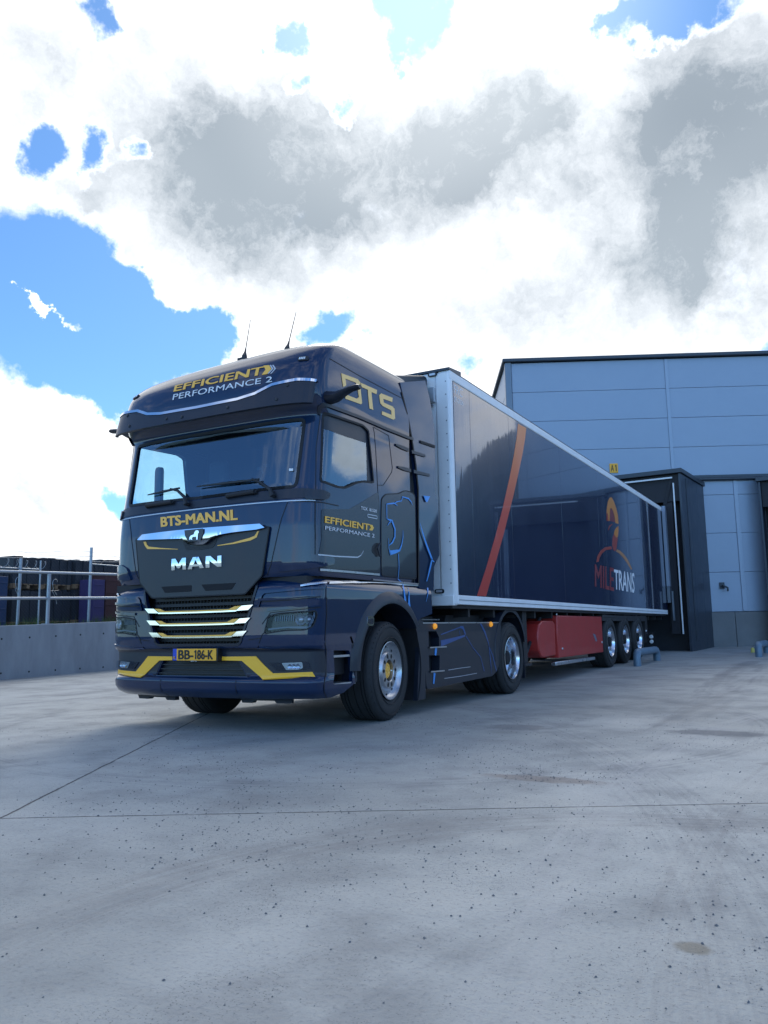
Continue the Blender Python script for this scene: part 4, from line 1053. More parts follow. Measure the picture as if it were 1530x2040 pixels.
# side lettering and the lion line drawing
for pl_ in ([(402, 332), (548, 385), (572, 415), (588, 600), (578, 610), (440, 560), (432, 520), (462, 530), (540, 560), (560, 545), (545, 440), (530, 415), (438, 380), (446, 440), (420, 455)],
            [(578, 418), (722, 482), (718, 520), (672, 500), (688, 660), (655, 648), (640, 480), (582, 455)],
            [(862, 552), (758, 512), (742, 528), (752, 600), (772, 625), (850, 665), (852, 705), (768, 672), (766, 702), (868, 748), (884, 738), (878, 650), (862, 630), (782, 595), (778, 560), (858, 590)]):
    g = MB(); patch(g, CAB, S_(OZ3, pl_), .005, .003); g.build('lettering', 'cream', cab)
lettering(door, CAB, 'EFFICIENT', S_(OZ4, [(252, 215), (640, 285), (638, 340), (250, 272)]), 'yellow', .07, .007)
lettering(door, CAB, 'PERFORMANCE 2', S_(OZ4, [(252, 300), (686, 372), (685, 405), (250, 334)]), 'white', .01, .007)
g = MB(); patch(g, CAB, S_(OZ4, [(640, 288), (668, 292), (682, 318), (668, 342), (640, 338), (656, 314)]), .007, .003, res=.03); g.build('chevron', 'yellow', door)
lettering(door, CAB, 'TGX 18.520', S_(OZ4, [(567, 128), (706, 158), (706, 184), (567, 156)]), 'white', .04, .007)
g = MB(); strip(g, CAB, rounded(S_(OZ4, [(628, 198), (710, 214), (710, 238), (628, 222)]), .005), .008, .007, .003, close=True); g.build('small_badge', 'silverfilm', door)
g = MB()
for pts, w in (([(795, 240), (793, 108), (858, 100), (888, 122)], [.010, .016, .022, .008]), ([(862, 106), (880, 88), (925, 80), (932, 44), (985, 60), (1010, 90), (1020, 118)], [.02, .014, .012, .014, .022, .018, .004]),
               ([(798, 240), (840, 258), (866, 330), (864, 400), (842, 448), (812, 474)], [.012, .04, .034, .03, .028, .006]), ([(800, 300), (818, 268), (838, 262)], [.004, .014, .02]),
               ([(808, 410), (812, 500), (826, 560)], [.006, .012, .02]), ([(822, 538), (862, 530), (905, 518)], [.07, .055, .03]), ([(905, 520), (925, 470), (937, 400), (937, 340)], [.03, .02, .014, .003]),
               ([(896, 548), (902, 660), (893, 770)], [.016, .012, .010]), ([(893, 770), (930, 800)], [.01, .014]), ([(1086, 270), (1110, 360), (1145, 470), (1195, 600)], [.004, .036, .05, .05]), ([(1215, 620), (1192, 600), (1172, 690), (1146, 790)], [.004, .05, .04, .02])):
    strip(g, CAB, S_(OZ4, pts), [q*.72 for q in w], .011, .002, 0)
patch(g, CAB, S_(OZ4, [(1118, 34), (1176, 40), (1152, 92), (1140, 88)]), .011, .002)
g.build('lion_outline', 'blue', cab)

# side fairing between cab and trailer and the roof spoiler
SP = Flat((1.235, 0, 0), (0, 1, 0), (1, 0, 0)); SPF = Flat((-1.235, 0, 0), (0, 1, 0), (-1, 0, 0))
fp = px(SP, [(797, 762), (847, 758), (856, 794), (865, 848), (866, 888), (867, 980), (873, 1003), (875, 1106), (865, 1129), (864, 1178), (835, 1172), (833, 974), (822, 880), (812, 830)])
for P_, sg in ((SP, 1), (SPF, -1)):
    g = MB(); patch(g, P_, fp, 0, .05, (), .3); fo = g.build('side_fairing', 'paint', truck, bevel=.01)
    if sg > 0:
        g = MB(); strip(g, P_, px(SP, [(800, 781), (812, 830), (820, 872), (828, 925), (833, 974), (834, 1165)]), .03, .004, .01); strip(g, P_, px(SP, [(836, 880), (865, 890)]), .03, .012, .02); g.build('fairing_gap', 'seam', fo)
        for yy in ([(1028, 1035), (1150, 1073)], [(1045, 1212), (1188, 1246)]):
            g = MB(); strip(g, P_, pz(SP, OZ3, yy), [.038, .028], .014, .016); g.build('side_louvre', 'satin', fo)
g = MB(); g.prism([(1.50, 3.66), (1.9, 3.735), (2.86, 3.985), (2.93, 3.985), (2.95, 3.95), (2.93, 3.80), (2.3, 3.70), (2.0, 3.62)], 'x', -1.0, 1.03); g.build('roof_spoiler', 'satin', truck, bevel=.015)
g = MB(); P = Vector((1.12, 2.02, 3.63)); g.lathe([(0, .03), (.03, .025), (.04, 0)], 12, 0, Matrix.Translation(P)); g.build('marker_lamp', 'white', truck)

g = MB(); g.box(-1.19, 1.19, 1.985, 2.16, 1.1, 3.45); g.build('cab_rear_collar', 'chassis', truck)
# ---------------------------------------------------------------- lower body
def sy(y, z): return LOW.sy(y, z)
AR, AY, AZ = .70, 1.475, .50
def archpts(r, a0, a1, n=26): return [(AY-r*cos(rad(a0+(a1-a0)*k/n)), AZ+r*sin(rad(a0+(a1-a0)*k/n))) for k in range(n+1)]
half = [(0, .30), (sy(.35, .33), .31), (sy(.60, .33), .34), (sy(.77, .4), .42)]
half += [(sy(y, z), z) for y, z in archpts(AR, -2, 140)]
half += [(sy(2.16, 1.02), 1.02), (sy(2.45, 1.1), 1.07), (sy(2.45, 1.36), 1.36)]
outl = half+[(-a, b) for a, b in half[::-1] if a > 1e-6]
gr_ = [(.50, .80), (.53, .83), (.665, 1.25), (.60, 1.36), (-.60, 1.36)]
grh = rounded([(-.50, .79), (.50, .79), (.60, 1.05), (.69, 1.33), (-.69, 1.33), (-.60, 1.05)], .04)
ink = rounded([(-.36, .50), (.55, .50), (.55, .50), (.44, .675), (-.44, .675), (-.55, .50)][1:], .02)
ink = [(-.54, .505), (.54, .505), (.44, .675), (-.44, .675)]
hl = rounded(pz(LOW, OF, [(1085, 168), (1160, 150), (1425, 131), (1430, 165), (1402, 240), (1345, 266), (1200, 270), (1066, 292), (1056, 284)]), .02, 3)
st = rounded(pz(LOW, OZ4, [(330, 1400), (470, 1400), (490, 1490), (500, 1690), (330, 1700)]), .02)
g = MB(); patch(g, LOW, outl, 0, .04, [grh, ink, hl, [(-a, b) for a, b in hl], st, [(-a, b) for a, b in st]], .05)
low = g.build('bumper', 'paint', truck)
g = MB(); g.box(-.78, .78, .16, .55, .42, 1.5); g.box(-1.16, 1.16, .2, .5, .55, 1.33); g.box(-1.16, 1.16, .10, 1.95, 1.30, 1.385); g.box(-1.16, 1.16, .5, .72, .5, 1.3); g.build('engine_block', 'chassis', truck)
# grille
gg = MB()
for k in range(9):
    z = .82+k*.055; gg.box(-.60, .60, .07, .10, z, z+.028)
for k in range(31): x = -.6+k*.04; gg.box(x, x+.006, .085, .10, .8, 1.32)
gri = gg.build('grille', 'plastic', truck)
for i, (zc, w_) in enumerate(((1.115, .650), (1.0, .620), (.885, .585))):
    def q(pts): return [(a*w_/.65, zc+b*.58) for a, b in pts]
    g = MB(); patch(g, FR, mir(q([(.0, -.045), (.46, -.040), (.60, -.03), (.65, .045), (.52, .036), (.44, .030), (.385, -.008), (0, -.012)])), .0, .05); b_ = g.build('grille_bar', 'satin', gri)
    g = MB(); 
    for sg in (1, -1): patch(g, FR, [(sg*a, z) for a, z in q([(.46, -.040), (.60, -.032), (.652, .046), (.53, .037)])], .006, .008)
    strip(g, FR, q([(-.47, -.039), (-.3, -.044), (0, -.046), (.3, -.044), (.47, -.039)]), .012, .006, .008); g.build('chrome_end', 'chrome', b_)
    g = MB(); patch(g, FR, mir(q([(.0, -.037), (.455, -.031), (.525, .037), (.45, .031), (.385, -.010), (0, -.014)])), .004, .004); g.build('yellow_accent', 'amberfilm', b_)
ring('grille_frame', LOW, grh, .022, 'satin', .008, parent=gri)
g = MB(); g.box(-.56, .56, .09, .11, .49, .69); 
for k in range(4): g.box(-.56, .56, .06, .09, .52+k*.04, .53+k*.04)
g.build('lower_grille', 'plastic', truck)
# dark band with yellow frame
band = pz(LOW, OF, [(1005, 402), (1375, 398), (1395, 440), (1432, 600), (1425, 625), (1400, 622), (1050, 640), (935, 640)])
bd = [(0, .69), (.45, .69), (.56, .50), (.60, .495)]+[(sy(.30, .49), .495), (sy(.30, .6), .60), (sy(.27, .7), .745), (.86, .755), (.55, .765), (0, .765)]
g = MB()
patch(g, LOW, bd[:-1]+[(-a, b) for a, b in bd[::-1] if a > 0][0:] if False else [(.0, .69), (.445, .69), (.555, .497), (sy(.30, .5), .497), (sy(.27, .7), .74), (.82, .755), (0, .76)], .004, .006, (), .05)
patch(g, LOW, [(.0, .69), (.445, .69), (.555, .497), (sy(.30, .5), .497), (sy(.27, .7), .74), (.82, .755), (0, .76)], .004, .006, (), .05, mirror=True)
bnd = g.build('bumper_inlay', 'satin', low)
yf = pz(LOW, OF, [(742, 456), (1000, 453), (1050, 508), (1120, 574), (1395, 563), (1415, 598), (1045, 622), (900, 485), (728, 481)])
g = MB(); patch(g, LOW, yf, .012, .012, (), .05); g.build('yellow_frame', 'yellow', low); g = MB(); patch(g, LOW, yf, .012, .012, (), .05, mirror=True); g.build('yellow_frame', 'yellow', low)
fg = pz(LOW, OF, [(1090, 500), (1200, 494), (1368, 489), (1388, 545), (1300, 550), (1140, 556)])
fg2 = rounded(pz(LOW, OF, [(1182, 500), (1325, 494), (1332, 535), (1300, 548), (1215, 550)]), .01)
for sg in (1, -1):
    g = MB(); patch(g, LOW, [(sg*a, b) for a, b in fg], .012, .012); f_ = g.build('fog_light', 'gloss', low)
    g = MB(); patch(g, LOW, [(sg*a, b) for a, b in fg2], .015, .003); g.build('reflector', 'rim', f_)
    cx = sum(a for a, b in fg2)/len(fg2); cz = sum(b for a, b in fg2)/len(fg2)
    for k in (-1, 0, 1):
        u = sg*(cx+k*.035); P = LOW.P(u, cz)+LOW.nrm(u, cz)*.016; g = MB(); g.lathe([(0, .024), (.008, .022), (.001, .014), (-.002, 0)], 14, 0, Matrix.Translation(P) @ LOW.nrm(u, cz).to_track_quat('X', 'Z').to_matrix().to_4x4()); g.build('lamp_cell', 'chrome', f_)
    g = MB(); patch(g, LOW, [(sg*a, b) for a, b in fg], .030, .02, (), .06, rim=False); g.build('lens', 'lens', f_)
# headlights
for sg in (1, -1):
    H_ = [(sg*a, b) for a, b in hl]
    g = MB(); patch(g, LOW, H_, -.045, .03, (), .06); hb_ = g.build('headlight', 'gloss', low)
    x0 = min(a for a, b in hl); x1 = max(a for a, b in hl); z0 = min(b for a, b in hl); z1 = max(b for a, b in hl)
    for fx_, r_ in ((.70, .050), (.86, .045)):
        u = sg*(x0+(x1-x0)*fx_); z = z0+(z1-z0)*.60; P = LOW.P(u, z)-LOW.nrm(u, z)*.012
        M_ = Matrix.Translation(P) @ LOW.nrm(u, z).to_track_quat('X', 'Z').to_matrix().to_4x4()
        g = MB(); g.lathe([(.0, r_), (.004, r_*.93), (-.022, r_*.6), (-.028, r_*.45), (-.010, r_*.40), (-.004, r_*.2), (-.002, 0)], 22, 0, M_); g.build('reflector', 'rim', hb_)
    g = MB()
    for k in range(9): u = x0+(x1-x0)*(.18+.045*k); patch(g, LOW, [(sg*u, z0+(z1-z0)*.55), (sg*(u+.008), z0+(z1-z0)*.55), (sg*(u+.012), z0+(z1-z0)*.82), (sg*(u+.004), z0+(z1-z0)*.82)], -.030, .012)
    strip(g, LOW, [(sg*(x0+.03), z0+.035), (sg*(x0+(x1-x0)*.45), z0+.050), (sg*(x1-.07), z0+.045), (sg*(x1-.025), z1-.05), (sg*(x1-.02), z1-.01)], [.016, .012, .022, .022, .015], -.010, .01)
    for k in range(14):
        u = x0+(x1-x0)*(.60+.36*random.random()); z = z0+(z1-z0)*(.3+.6*random.random()); q_ = .010; patch(g, LOW, [(sg*u, z), (sg*(u+q_), z+.003), (sg*(u+.004), z+q_)], -.02, .006)
    g.build('light_guide', 'cornertrim', hb_)
    g = MB(); patch(g, LOW, H_, .0, 0, (), .06, rim=False); g.build('lens', 'lens', hb_)
ring('headlight_gap', LOW, hl, .012, 'seam', .002, both=True, parent=low)
# body ridges over and under the headlights
g = MB()
for pts, w in ((pz(LOW, OF, [(1015, 52), (1200, 40), (1452, 18)]), .020), (pz(LOW, OF, [(1080, 125), (1250, 108), (1455, 88)]), .024), (pz(LOW, OF, [(1015, 100), (1040, 20), (1060, 2), (1480, -32)]), .020)): strip(g, LOW, pts, w, .014, .018, 0, True)
g.build('bumper_ridge', 'paint', low)
g = MB()
for pts, w in ((pz(LOW, OF, [(1010, 395), (1040, 300), (1058, 285)]), .008), (pz(LOW, OF, [(1015, 70), (1240, 55), (1455, 32)]), .007), (pz(LOW, OF, [(1040, 225), (1100, 145), (1455, 108)]), .007), (pz(LOW, OF, [(940, 338), (1040, 322)]), .006), ([(.45, .47), (.45, .31)], .006), ([(-.45, .47), (-.45, .31)], .006)):
    strip(g, LOW, pts, w, .003, .002, 0, pts[0][0] > .5)
strip(g, LOW, pz(LOW, OZ4, [(268, 800), (268, 1100), (265, 1400), (268, 1820)]), .010, .003, .002, 0, True)
g.build('panel_seam', 'seam', low)
g = MB(); patch(g, LOW, pz(LOW, OF, [(1005, 395), (1240, 372), (1485, 343), (1460, 395), (1420, 392), (1370, 392), (1060, 402)]), .010, .012, (), .05, both=True); g.build('bumper_shelf', 'paint', low)
# under spoiler teeth
g = MB()
for sg in (1, -1):
    patch(g, LOW, [(sg*.40, .30), (sg*.98, .30), (sg*.95, .265), (sg*.80, .265), (sg*.78, .285), (sg*.55, .285), (sg*.53, .262), (sg*.42, .262)], -.03, .06, (), .1)
g.build('under_lip', 'plastic', low)
# number plate
PF_ = Flat((0, -.035, 0), (1, 0, 0), (0, -1, 0))
zc = .70
g = MB(); g.box(-.275, .275, -.03, .035, zc-.062, zc+.06); pf = g.build('plate_holder', 'black', low, bevel=.004)
g = MB(); g.box(-.215, .26, -.034, -.031, zc-.052, zc+.055); npl = g.build('number_plate', 'plate', low)
g = MB(); g.box(-.262, -.2165, -.034, -.031, zc-.052, zc+.055); g.build('plate_strip', 'euroblue', npl)
for tx__, xa, xb in (('BB-', -.19, -.012), ('86-K', .039, .222)): lettering(npl, PF_, tx__, [(xa, zc+.042), (xb, zc+.042), (xb, zc-.04), (xa, zc-.04)], 'black', .07, .0015)
g = MB(); patch(g, PF_, [(-.004, zc+.022), (.012, zc+.042), (.027, zc+.042), (.027, zc-.04), (.011, zc-.04), (.011, zc+.024)], .0015, .001); g.build('lettering', 'black', npl)
lettering(npl, PF_, 'NL', [(-.252, zc-.015), (-.228, zc-.015), (-.228, zc-.04), (-.252, zc-.04)], 'yellow', .03, .0015)
lettering(pf, Flat((0, -.031, 0), (1, 0, 0), (0, -1, 0)), 'BTS', [(-.04, zc-.054), (.03, zc-.054), (.03, zc-.061), (-.04, zc-.061)], 'white', .02, .001)

# wheel arch, liner, steps
for sg in (1, -1):
    SPx = Flat((sg*1.262, 0, 0), (0, 1, 0), (sg, 0, 0))
    o_ = archpts(.795, 2, 142); i_ = archpts(.665, 2, 142)
    g = MB()
    for k in range(len(o_)-1):
        for (a, b), xo in (((o_[k], o_[k+1]), 0),):
            A = (sg*1.245, *a); B = (sg*1.245, *b); C = (sg*1.285, i_[k+1][0], i_[k+1][1]); D = (sg*1.285, i_[k][0], i_[k][1]); m1 = lambda p, q, x: (sg*x, (p[0]+q[0])/2, (p[1]+q[1])/2)
            mA, mB = m1(o_[k], i_[k], 1.285), m1(o_[k+1], i_[k+1], 1.285)
            E1, E2 = (sg*.95, *i_[k]), (sg*.95, *i_[k+1])
            g.add([A, B, mB, mA], [(0, 1, 2, 3)]); g.add([mA, mB, C, D], [(0, 1, 2, 3)]); g.add([D, C, E2, E1], [(0, 1, 2, 3)])
    g.build('wheel_arch', 'satin', low, smooth=40)
    g = MB(); M_ = Matrix.Translation((0, AY, AZ)); a0_, a1_ = rad(0), rad(180)
    g.lathe([(sg*1.24, .70), (sg*.70, .70)], 30, 0, M_ @ Matrix.Rotation(rad(0), 4, 'X'), rad(-30), rad(95)); 
    g.lathe([(sg*1.24, .70), (sg*.70, .70)], 30, 0, M_, rad(80), rad(178)); g.box(sg*.70, sg*.68, .75, 2.2, .5, 1.3); g.build('arch_liner', 'chassis', low)
    # mud flap panel behind the wheel
    g = MB(); q = px(SP, [(820, 1222), (838, 1232), (846, 1240), (848, 1300), (849, 1392), (832, 1396), (836, 1300), (832, 1262)])
    patch(g, Flat((sg*1.23, 0, 0), (0, 1, 0), (sg, 0, 0)), q, 0, .05, (), .5); g.box(sg*.80, sg*1.20, 2.22, 2.245, .25, 1.0); g.build('mudguard', 'satin', low)
    # marker in the arch
    g = MB(); c_ = SP.S(729, 1237); patch(g, SPx, rounded([(c_[0]-.07, c_[1]-.045), (c_[0]+.06, c_[1]-.05), (c_[0]+.07, c_[1]+.04), (c_[0]-.06, c_[1]+.05)], .035), .028, .03); lm = g.build('side_lamp', 'chrome', low)
    g = MB(); patch(g, SPx, rounded([(c_[0]-.045, c_[1]-.028), (c_[0]+.045, c_[1]-.03), (c_[0]+.045, c_[1]+.02), (c_[0]-.045, c_[1]+.02)], .02), .033, .004); g.build('lens', 'gloss', lm)
    # step at the foot of the door
    g = MB(); g.box(sg*.98, sg*1.245, .37, .78, .41, .43); g.box(sg*1.02, sg*1.24, .37, .78, .66, .68); g.build('door_step', 'alu', low)
    g = MB(); g.prism([(.755, .42), (.80, .42), (.80, .70), (.70, .86), (.66, .84), (.755, .68)], 'x', sg*1.10, sg*1.255); g.build('step_bracket', 'satin', low, bevel=.008)
g = MB(); strip(g, LOW, pz(LOW, OZ4, [(285, 806), (480, 800), (690, 806), (950, 818), (1200, 832)]), .022, .012, .02, 0, True); strip(g, LOW, pz(LOW, OZ4, [(40, 830), (130, 815), (262, 806)]), .014, .012, .014, 0, True); g.build('top_edge', 'alu', low)
g = MB()
for pts, w in (([(935, 800), (950, 880), (962, 985)], [.014, .03, .045]), ([(985, 840), (993, 950), (996, 1035)], [.004, .03, .06]), ([(1155, 812), (1160, 860), (1145, 970)], [.02, .02, .004])): strip(g, LOW, pz(LOW, OZ4, pts), w, .006, .002)
g.build('lion_outline', 'blue', low)

# ---------------------------------------------------------------- chassis, skirt, rear fender
g = MB()
for x in (-.42, .42): g.box(x-.04, x+.04, .6, 6.6, .72, 1.0)
for y in (2.4, 3.2, 4.2, 5.4, 6.3): g.box(-.42, .42, y, y+.1, .75, .95)
g.box(-.85, .85, 1.35, 1.6, .36, .52); g.box(-.9, .9, 4.85, 5.2, .38, .62); g.lathe([(-.28, 0), (-.28, .24), (.28, .24), (.28, 0)], 20, 0, Matrix.Translation((0, 5.02, .5)))
g.box(-.6, .6, 3.9, 5.3, 1.0, 1.12); g.box(-.9, .9, 2.1, 3.2, .55, 1.05)
g.box(-.48, .48, 4.1, 4.9, 1.1, 1.17)
g.build('chassis', 'chassis', truck)
SK = Flat((1.225, 0, 0), (0, 1, 0), (1, 0, 0)); SKF = Flat((-1.225, 0, 0), (0, 1, 0), (-1, 0, 0))
sk = pz(SK, OR, [(60, 310), (300, 308), (640, 303), (838, 308), (858, 330), (850, 520), (835, 745), (815, 800), (770, 850), (500, 905), (120, 985), (100, 960)])
s1 = pz(SK, OR, [(120, 395), (200, 395), (228, 460), (230, 548), (125, 560)]); s2 = pz(SK, OR, [(125, 640), (235, 640), (232, 795), (130, 805)])
for P_, far in ((SK, 0), (SKF, 1)):
    g = MB(); patch(g, P_, rounded(sk, .03), 0, .10, [s1, s2], .4); k_ = g.build('side_skirt', 'satin', truck, bevel=.006)
    if far: continue
    g = MB(); g.box(1.05, 1.12, 2.36, 2.85, .3, .95); g.build('step_well', 'plastic', k_)
    for q in ([(120, 562), (290, 553)], [(130, 808), (270, 796)]): g = MB(); strip(g, SK, pz(SK, OR, q), .014, .02, .03); g.build('step_edge', 'alu', k_)
    g = MB(); strip(g, SK, pz(SK, OR, [(60, 312), (400, 309), (850, 308)]), .014, .006, .01); g.build('skirt_trim', 'alu', k_)
    g = MB(); 
    for pts, w in (([(245, 430), (440, 355)], .018), ([(440, 352), (470, 360), (495, 430)], [.03, .06, .04]), ([(245, 520), (340, 490), (490, 440)], [.10, .07, .03]), ([(430, 385), (440, 440)], .012),
                   ([(500, 445), (570, 560), (650, 660), (685, 800)], [.022, .016, .02, .03]), ([(645, 312), (690, 400), (730, 520), (750, 700), (760, 830)], [.05, .05, .03, .035, .004]), ([(730, 540), (770, 640), (800, 760), (812, 800)], [.02, .03, .04, .02])):
        strip(g, SK, pz(SK, OR, pts), [q*.7 for q in w] if isinstance(w, list) else w*.7, .003, .002)
    g.build('line_drawing', 'darkblue', k_)
    g = MB(); 
    for pts, w in (([(195, 560), (188, 640)], [.06, .04]), ([(180, 818), (170, 930)], [.05, .03])): strip(g, SK, pz(SK, OR, pts), w, .004, .002)
    g.build('line_drawing', 'blue', k_)
    g = MB(); strip(g, SK, pz(SK, OR, [(320, 790), (440, 770), (545, 757)]), .006, .003, .002); strip(g, SK, pz(SK, OR, [(280, 875), (460, 850), (610, 822)]), .006, .003, .002); g.build('painted_crease_highlight', 'silverfilm', k_)  # thin silver strips painted as highlights on the skirt creases
    for q in ((178, 345), (748, 325)):
        c_ = pz(SK, OR, [q])[0]; P = SK.P(*c_); g = MB(); g.lathe([(0, .034), (.015, .034), (.03, .022), (.034, 0)], 16, 0, Matrix.Translation(P)); g.build('marker_lamp', 'amber', k_)
    g = MB(); patch(g, Flat((1.0, 0, 0), (0, 1, 0), (1, 0, 0)), pz(Flat((1.0, 0, 0), (0, 1, 0), (1, 0, 0)), OR, [(280, 305), (300, 232), (860, 236), (840, 300)]), 0, .5, (), 1); g.build('deck_plate', 'chassis', k_)
    g = MB()
    for i in range(14): y = SK.S(845+i*2.6, 1238)[0]; g.box(1.02, 1.2, y, y+.012, 1.0, 1.012)
    g.build('walkway_tread', 'alu', k_)
for sg in (1, -1):
    g = MB(); a_ = [rad(k) for k in range(-8, 171, 6)]; R0, R1 = .60, .64
    for k in range(len(a_)-1):
        p = []
        for a in (a_[k], a_[k+1]):
            for r, x in ((R1, .62), (R1, 1.20), (R1-.015, 1.235), (R0-.03, 1.235), (R0, 1.2), (R0, .62)): p.append((sg*x, 5.02-r*cos(a), .55+r*sin(a)))
        g.add(p, [(i, i+1, 6+i+1, 6+i) for i in range(5)])
    g.box(sg*.66, sg*1.2, 5.62, 5.64, .18, .58)
    g.build('rear_fender', 'satin', truck, smooth=40)
# ---------------------------------------------------------------- wheels
def tyre_mesh(w, R_, rim_r=.298):
    g = MB(); h = w/2; pr = [(h-.035, rim_r-.012), (h-.012, rim_r), (h+.004, rim_r+.04), (h+.012, .5*(rim_r+R_)), (h+.004, R_-.055), (h-.012, R_-.022), (h-.030, R_-.006), (h-.045, R_)]
    xs_ = [h-.075, h*.42, 0, -h*.42, -(h-.075)]; tr = []
    for x in xs_: tr += [(x+.006, R_), (x+.004, R_-.013), (x-.004, R_-.013), (x-.006, R_)]
    pr = pr+tr+[(-a, b) for a, b in pr[::-1]]
    g.lathe(pr, 72)
    # fine shoulder ribs on the side wall
    for rr2 in (R_-.06, rim_r+.03): g.lathe([(h+.006, rr2), (h+.013, rr2+.003), (h+.006, rr2+.008)], 60)
    for k in range(48):      # small shoulder sipes
        a = 2*pi*k/48; M_ = Matrix.Rotation(a, 4, 'X'); g.box(h-.04, h-.006, -.003, .003, R_-.034, R_-.0185, 0, M_)
    return g
def disc_hole(g, F_, r, a, ry, rx, mi):
    M_ = Matrix.Rotation(a, 4, 'X') @ Matrix.Translation((F_, 0, r)); n = 14
    vs = [M_ @ Vector((.0015, cos(2*pi*k/n)*ry, sin(2*pi*k/n)*rx)) for k in range(n)]; g.add(vs, [tuple(range(n))], mi)
def rim_mesh(w, style):
    g = MB(); F_ = w/2
    if style == 'front':
        g.lathe([(F_+.002, .292), (F_+.004, .284), (F_-.012, .278), (F_-.035, .266), (F_-.050, .245), (F_-.048, .205), (F_-.020, .188), (F_-.010, .180), (F_-.008, .112), (F_-.016, .106), (F_-.075, .103)], 56, 0)
        for k in range(10): disc_hole(g, F_-.0085, .146, 2*pi*(k+.5)/10, .017, .024, 1)
        for k in range(10): disc_hole(g, F_-.047, .238, 2*pi*k/10, .014, .012, 1)
        g.lathe([(F_-.075, .103), (F_-.08, .02), (F_-.08, 0)], 30, 1)
    else:
        dp = .165 if style == 'rear' else .12
        g.lathe([(F_+.002, .292), (F_+.004, .284), (F_-.012, .277), (F_-.05, .268), (F_-dp+.02, .258), (F_-dp, .235), (F_-dp-.008, .13), (F_-dp+.03, .115), (F_-dp+.035, .105)], 56, 0)
        for k in range(10): disc_hole(g, F_-dp+.001, .195, 2*pi*(k+.5)/10, .027, .020, 1)
        for k in range(10):
            M_ = Matrix.Rotation(2*pi*k/10, 4, 'X') @ Matrix.Translation((F_-dp-.008, 0, .150)); g.lathe([(0, .015), (.03, .015), (.035, 0)], 6, 0, M_)
        g.lathe([(F_-dp+.035, .105), (F_-dp+.10, .095), (F_-dp+.11, .08), (F_-dp+.11, 0)], 26, 1)
    return g
def hub_mesh(w):
    g = MB(); F_ = w/2; g.lathe([(F_-.075, .082), (F_-.045, .082), (F_-.035, .074), (F_-.034, .02), (F_-.028, .018), (F_-.028, 0)], 24)
    for k in range(8): M_ = Matrix.Rotation(2*pi*k/8, 4, 'X') @ Matrix.Translation((F_-.035, 0, .058)); g.lathe([(0, .009), (.006, .009), (.006, 0)], 6, 0, M_)
    return g
def add_wheel(parent, loc, w, R_, style, side, steer=0, cache={}):
    e = bpy.data.objects.new('wheel', None); COL.objects.link(e); e.parent = parent; e.matrix_parent_inverse = WL[parent.name].inverted()
    e.location = loc; e.rotation_euler = (0, 0, (0 if side > 0 else pi)+rad(steer))
    k = (w, R_, style)
    if k not in cache:
        t = tyre_mesh(w, R_).build('tyre', 'rubber', smooth=25); r = rim_mesh(w, style).build('rim', ['chromerim' if style != 'front' else 'rim', 'hole'], smooth=30)
        l = [t, r]
        if style == 'front': l.append(hub_mesh(w).build('hub', 'amberfilm'))
        cache[k] = l; out = l
    else:
        out = []
        for o in cache[k]: c = o.copy(); COL.objects.link(c); out.append(c)
    for o in out: o.parent = e
    return e
MT['chromerim'] = vary(mat('polished_rim', (.62, .65, .70), .20, 1), 14, .12, .1)
for sg in (1, -1):
    add_wheel(truck, (sg*1.045, 1.475, .492), .375, .492, 'front', sg, 5)
    add_wheel(truck, (sg*1.085, 5.02, .488), .30, .488, 'rear', sg)
    add_wheel(truck, (sg*.765, 5.02, .488), .30, .488, 'rear', sg)

# ================================================================== TRAILER
tr = empty('semi_trailer', (0, 9.5, .1)); tag(tr, 'long dark navy refrigerated trailer with an orange stripe and a round flame logo', 'trailer')
X0, Y0T, Y1T, ZB, ZT = 1.30, 3.0, 16.78, 1.19, 4.05
TS = Flat((X0, 0, 0), (0, 1, 0), (1, 0, 0)); TF = Flat((0, Y0T, 0), (1, 0, 0), (0, -1, 0))
def stripe_mat():
    M_ = mat('stripe_film', (1, 1, 1), .35, 0, .4); t = M_.node_tree; b = t.nodes['Principled BSDF']
    co = T(M_, 'ShaderNodeTexCoord'); sp = T(M_, 'ShaderNodeSeparateXYZ'); t.links.new(co.outputs['Object'], sp.inputs[0])
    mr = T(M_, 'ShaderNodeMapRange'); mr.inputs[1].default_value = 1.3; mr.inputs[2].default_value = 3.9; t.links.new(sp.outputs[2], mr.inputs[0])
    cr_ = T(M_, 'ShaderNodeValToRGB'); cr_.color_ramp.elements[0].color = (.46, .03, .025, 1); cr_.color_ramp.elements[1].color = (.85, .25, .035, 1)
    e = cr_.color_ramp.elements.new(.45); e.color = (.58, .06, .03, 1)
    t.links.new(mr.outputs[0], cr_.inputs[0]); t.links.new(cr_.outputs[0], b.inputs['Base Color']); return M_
MT['stripe'] = stripe_mat()
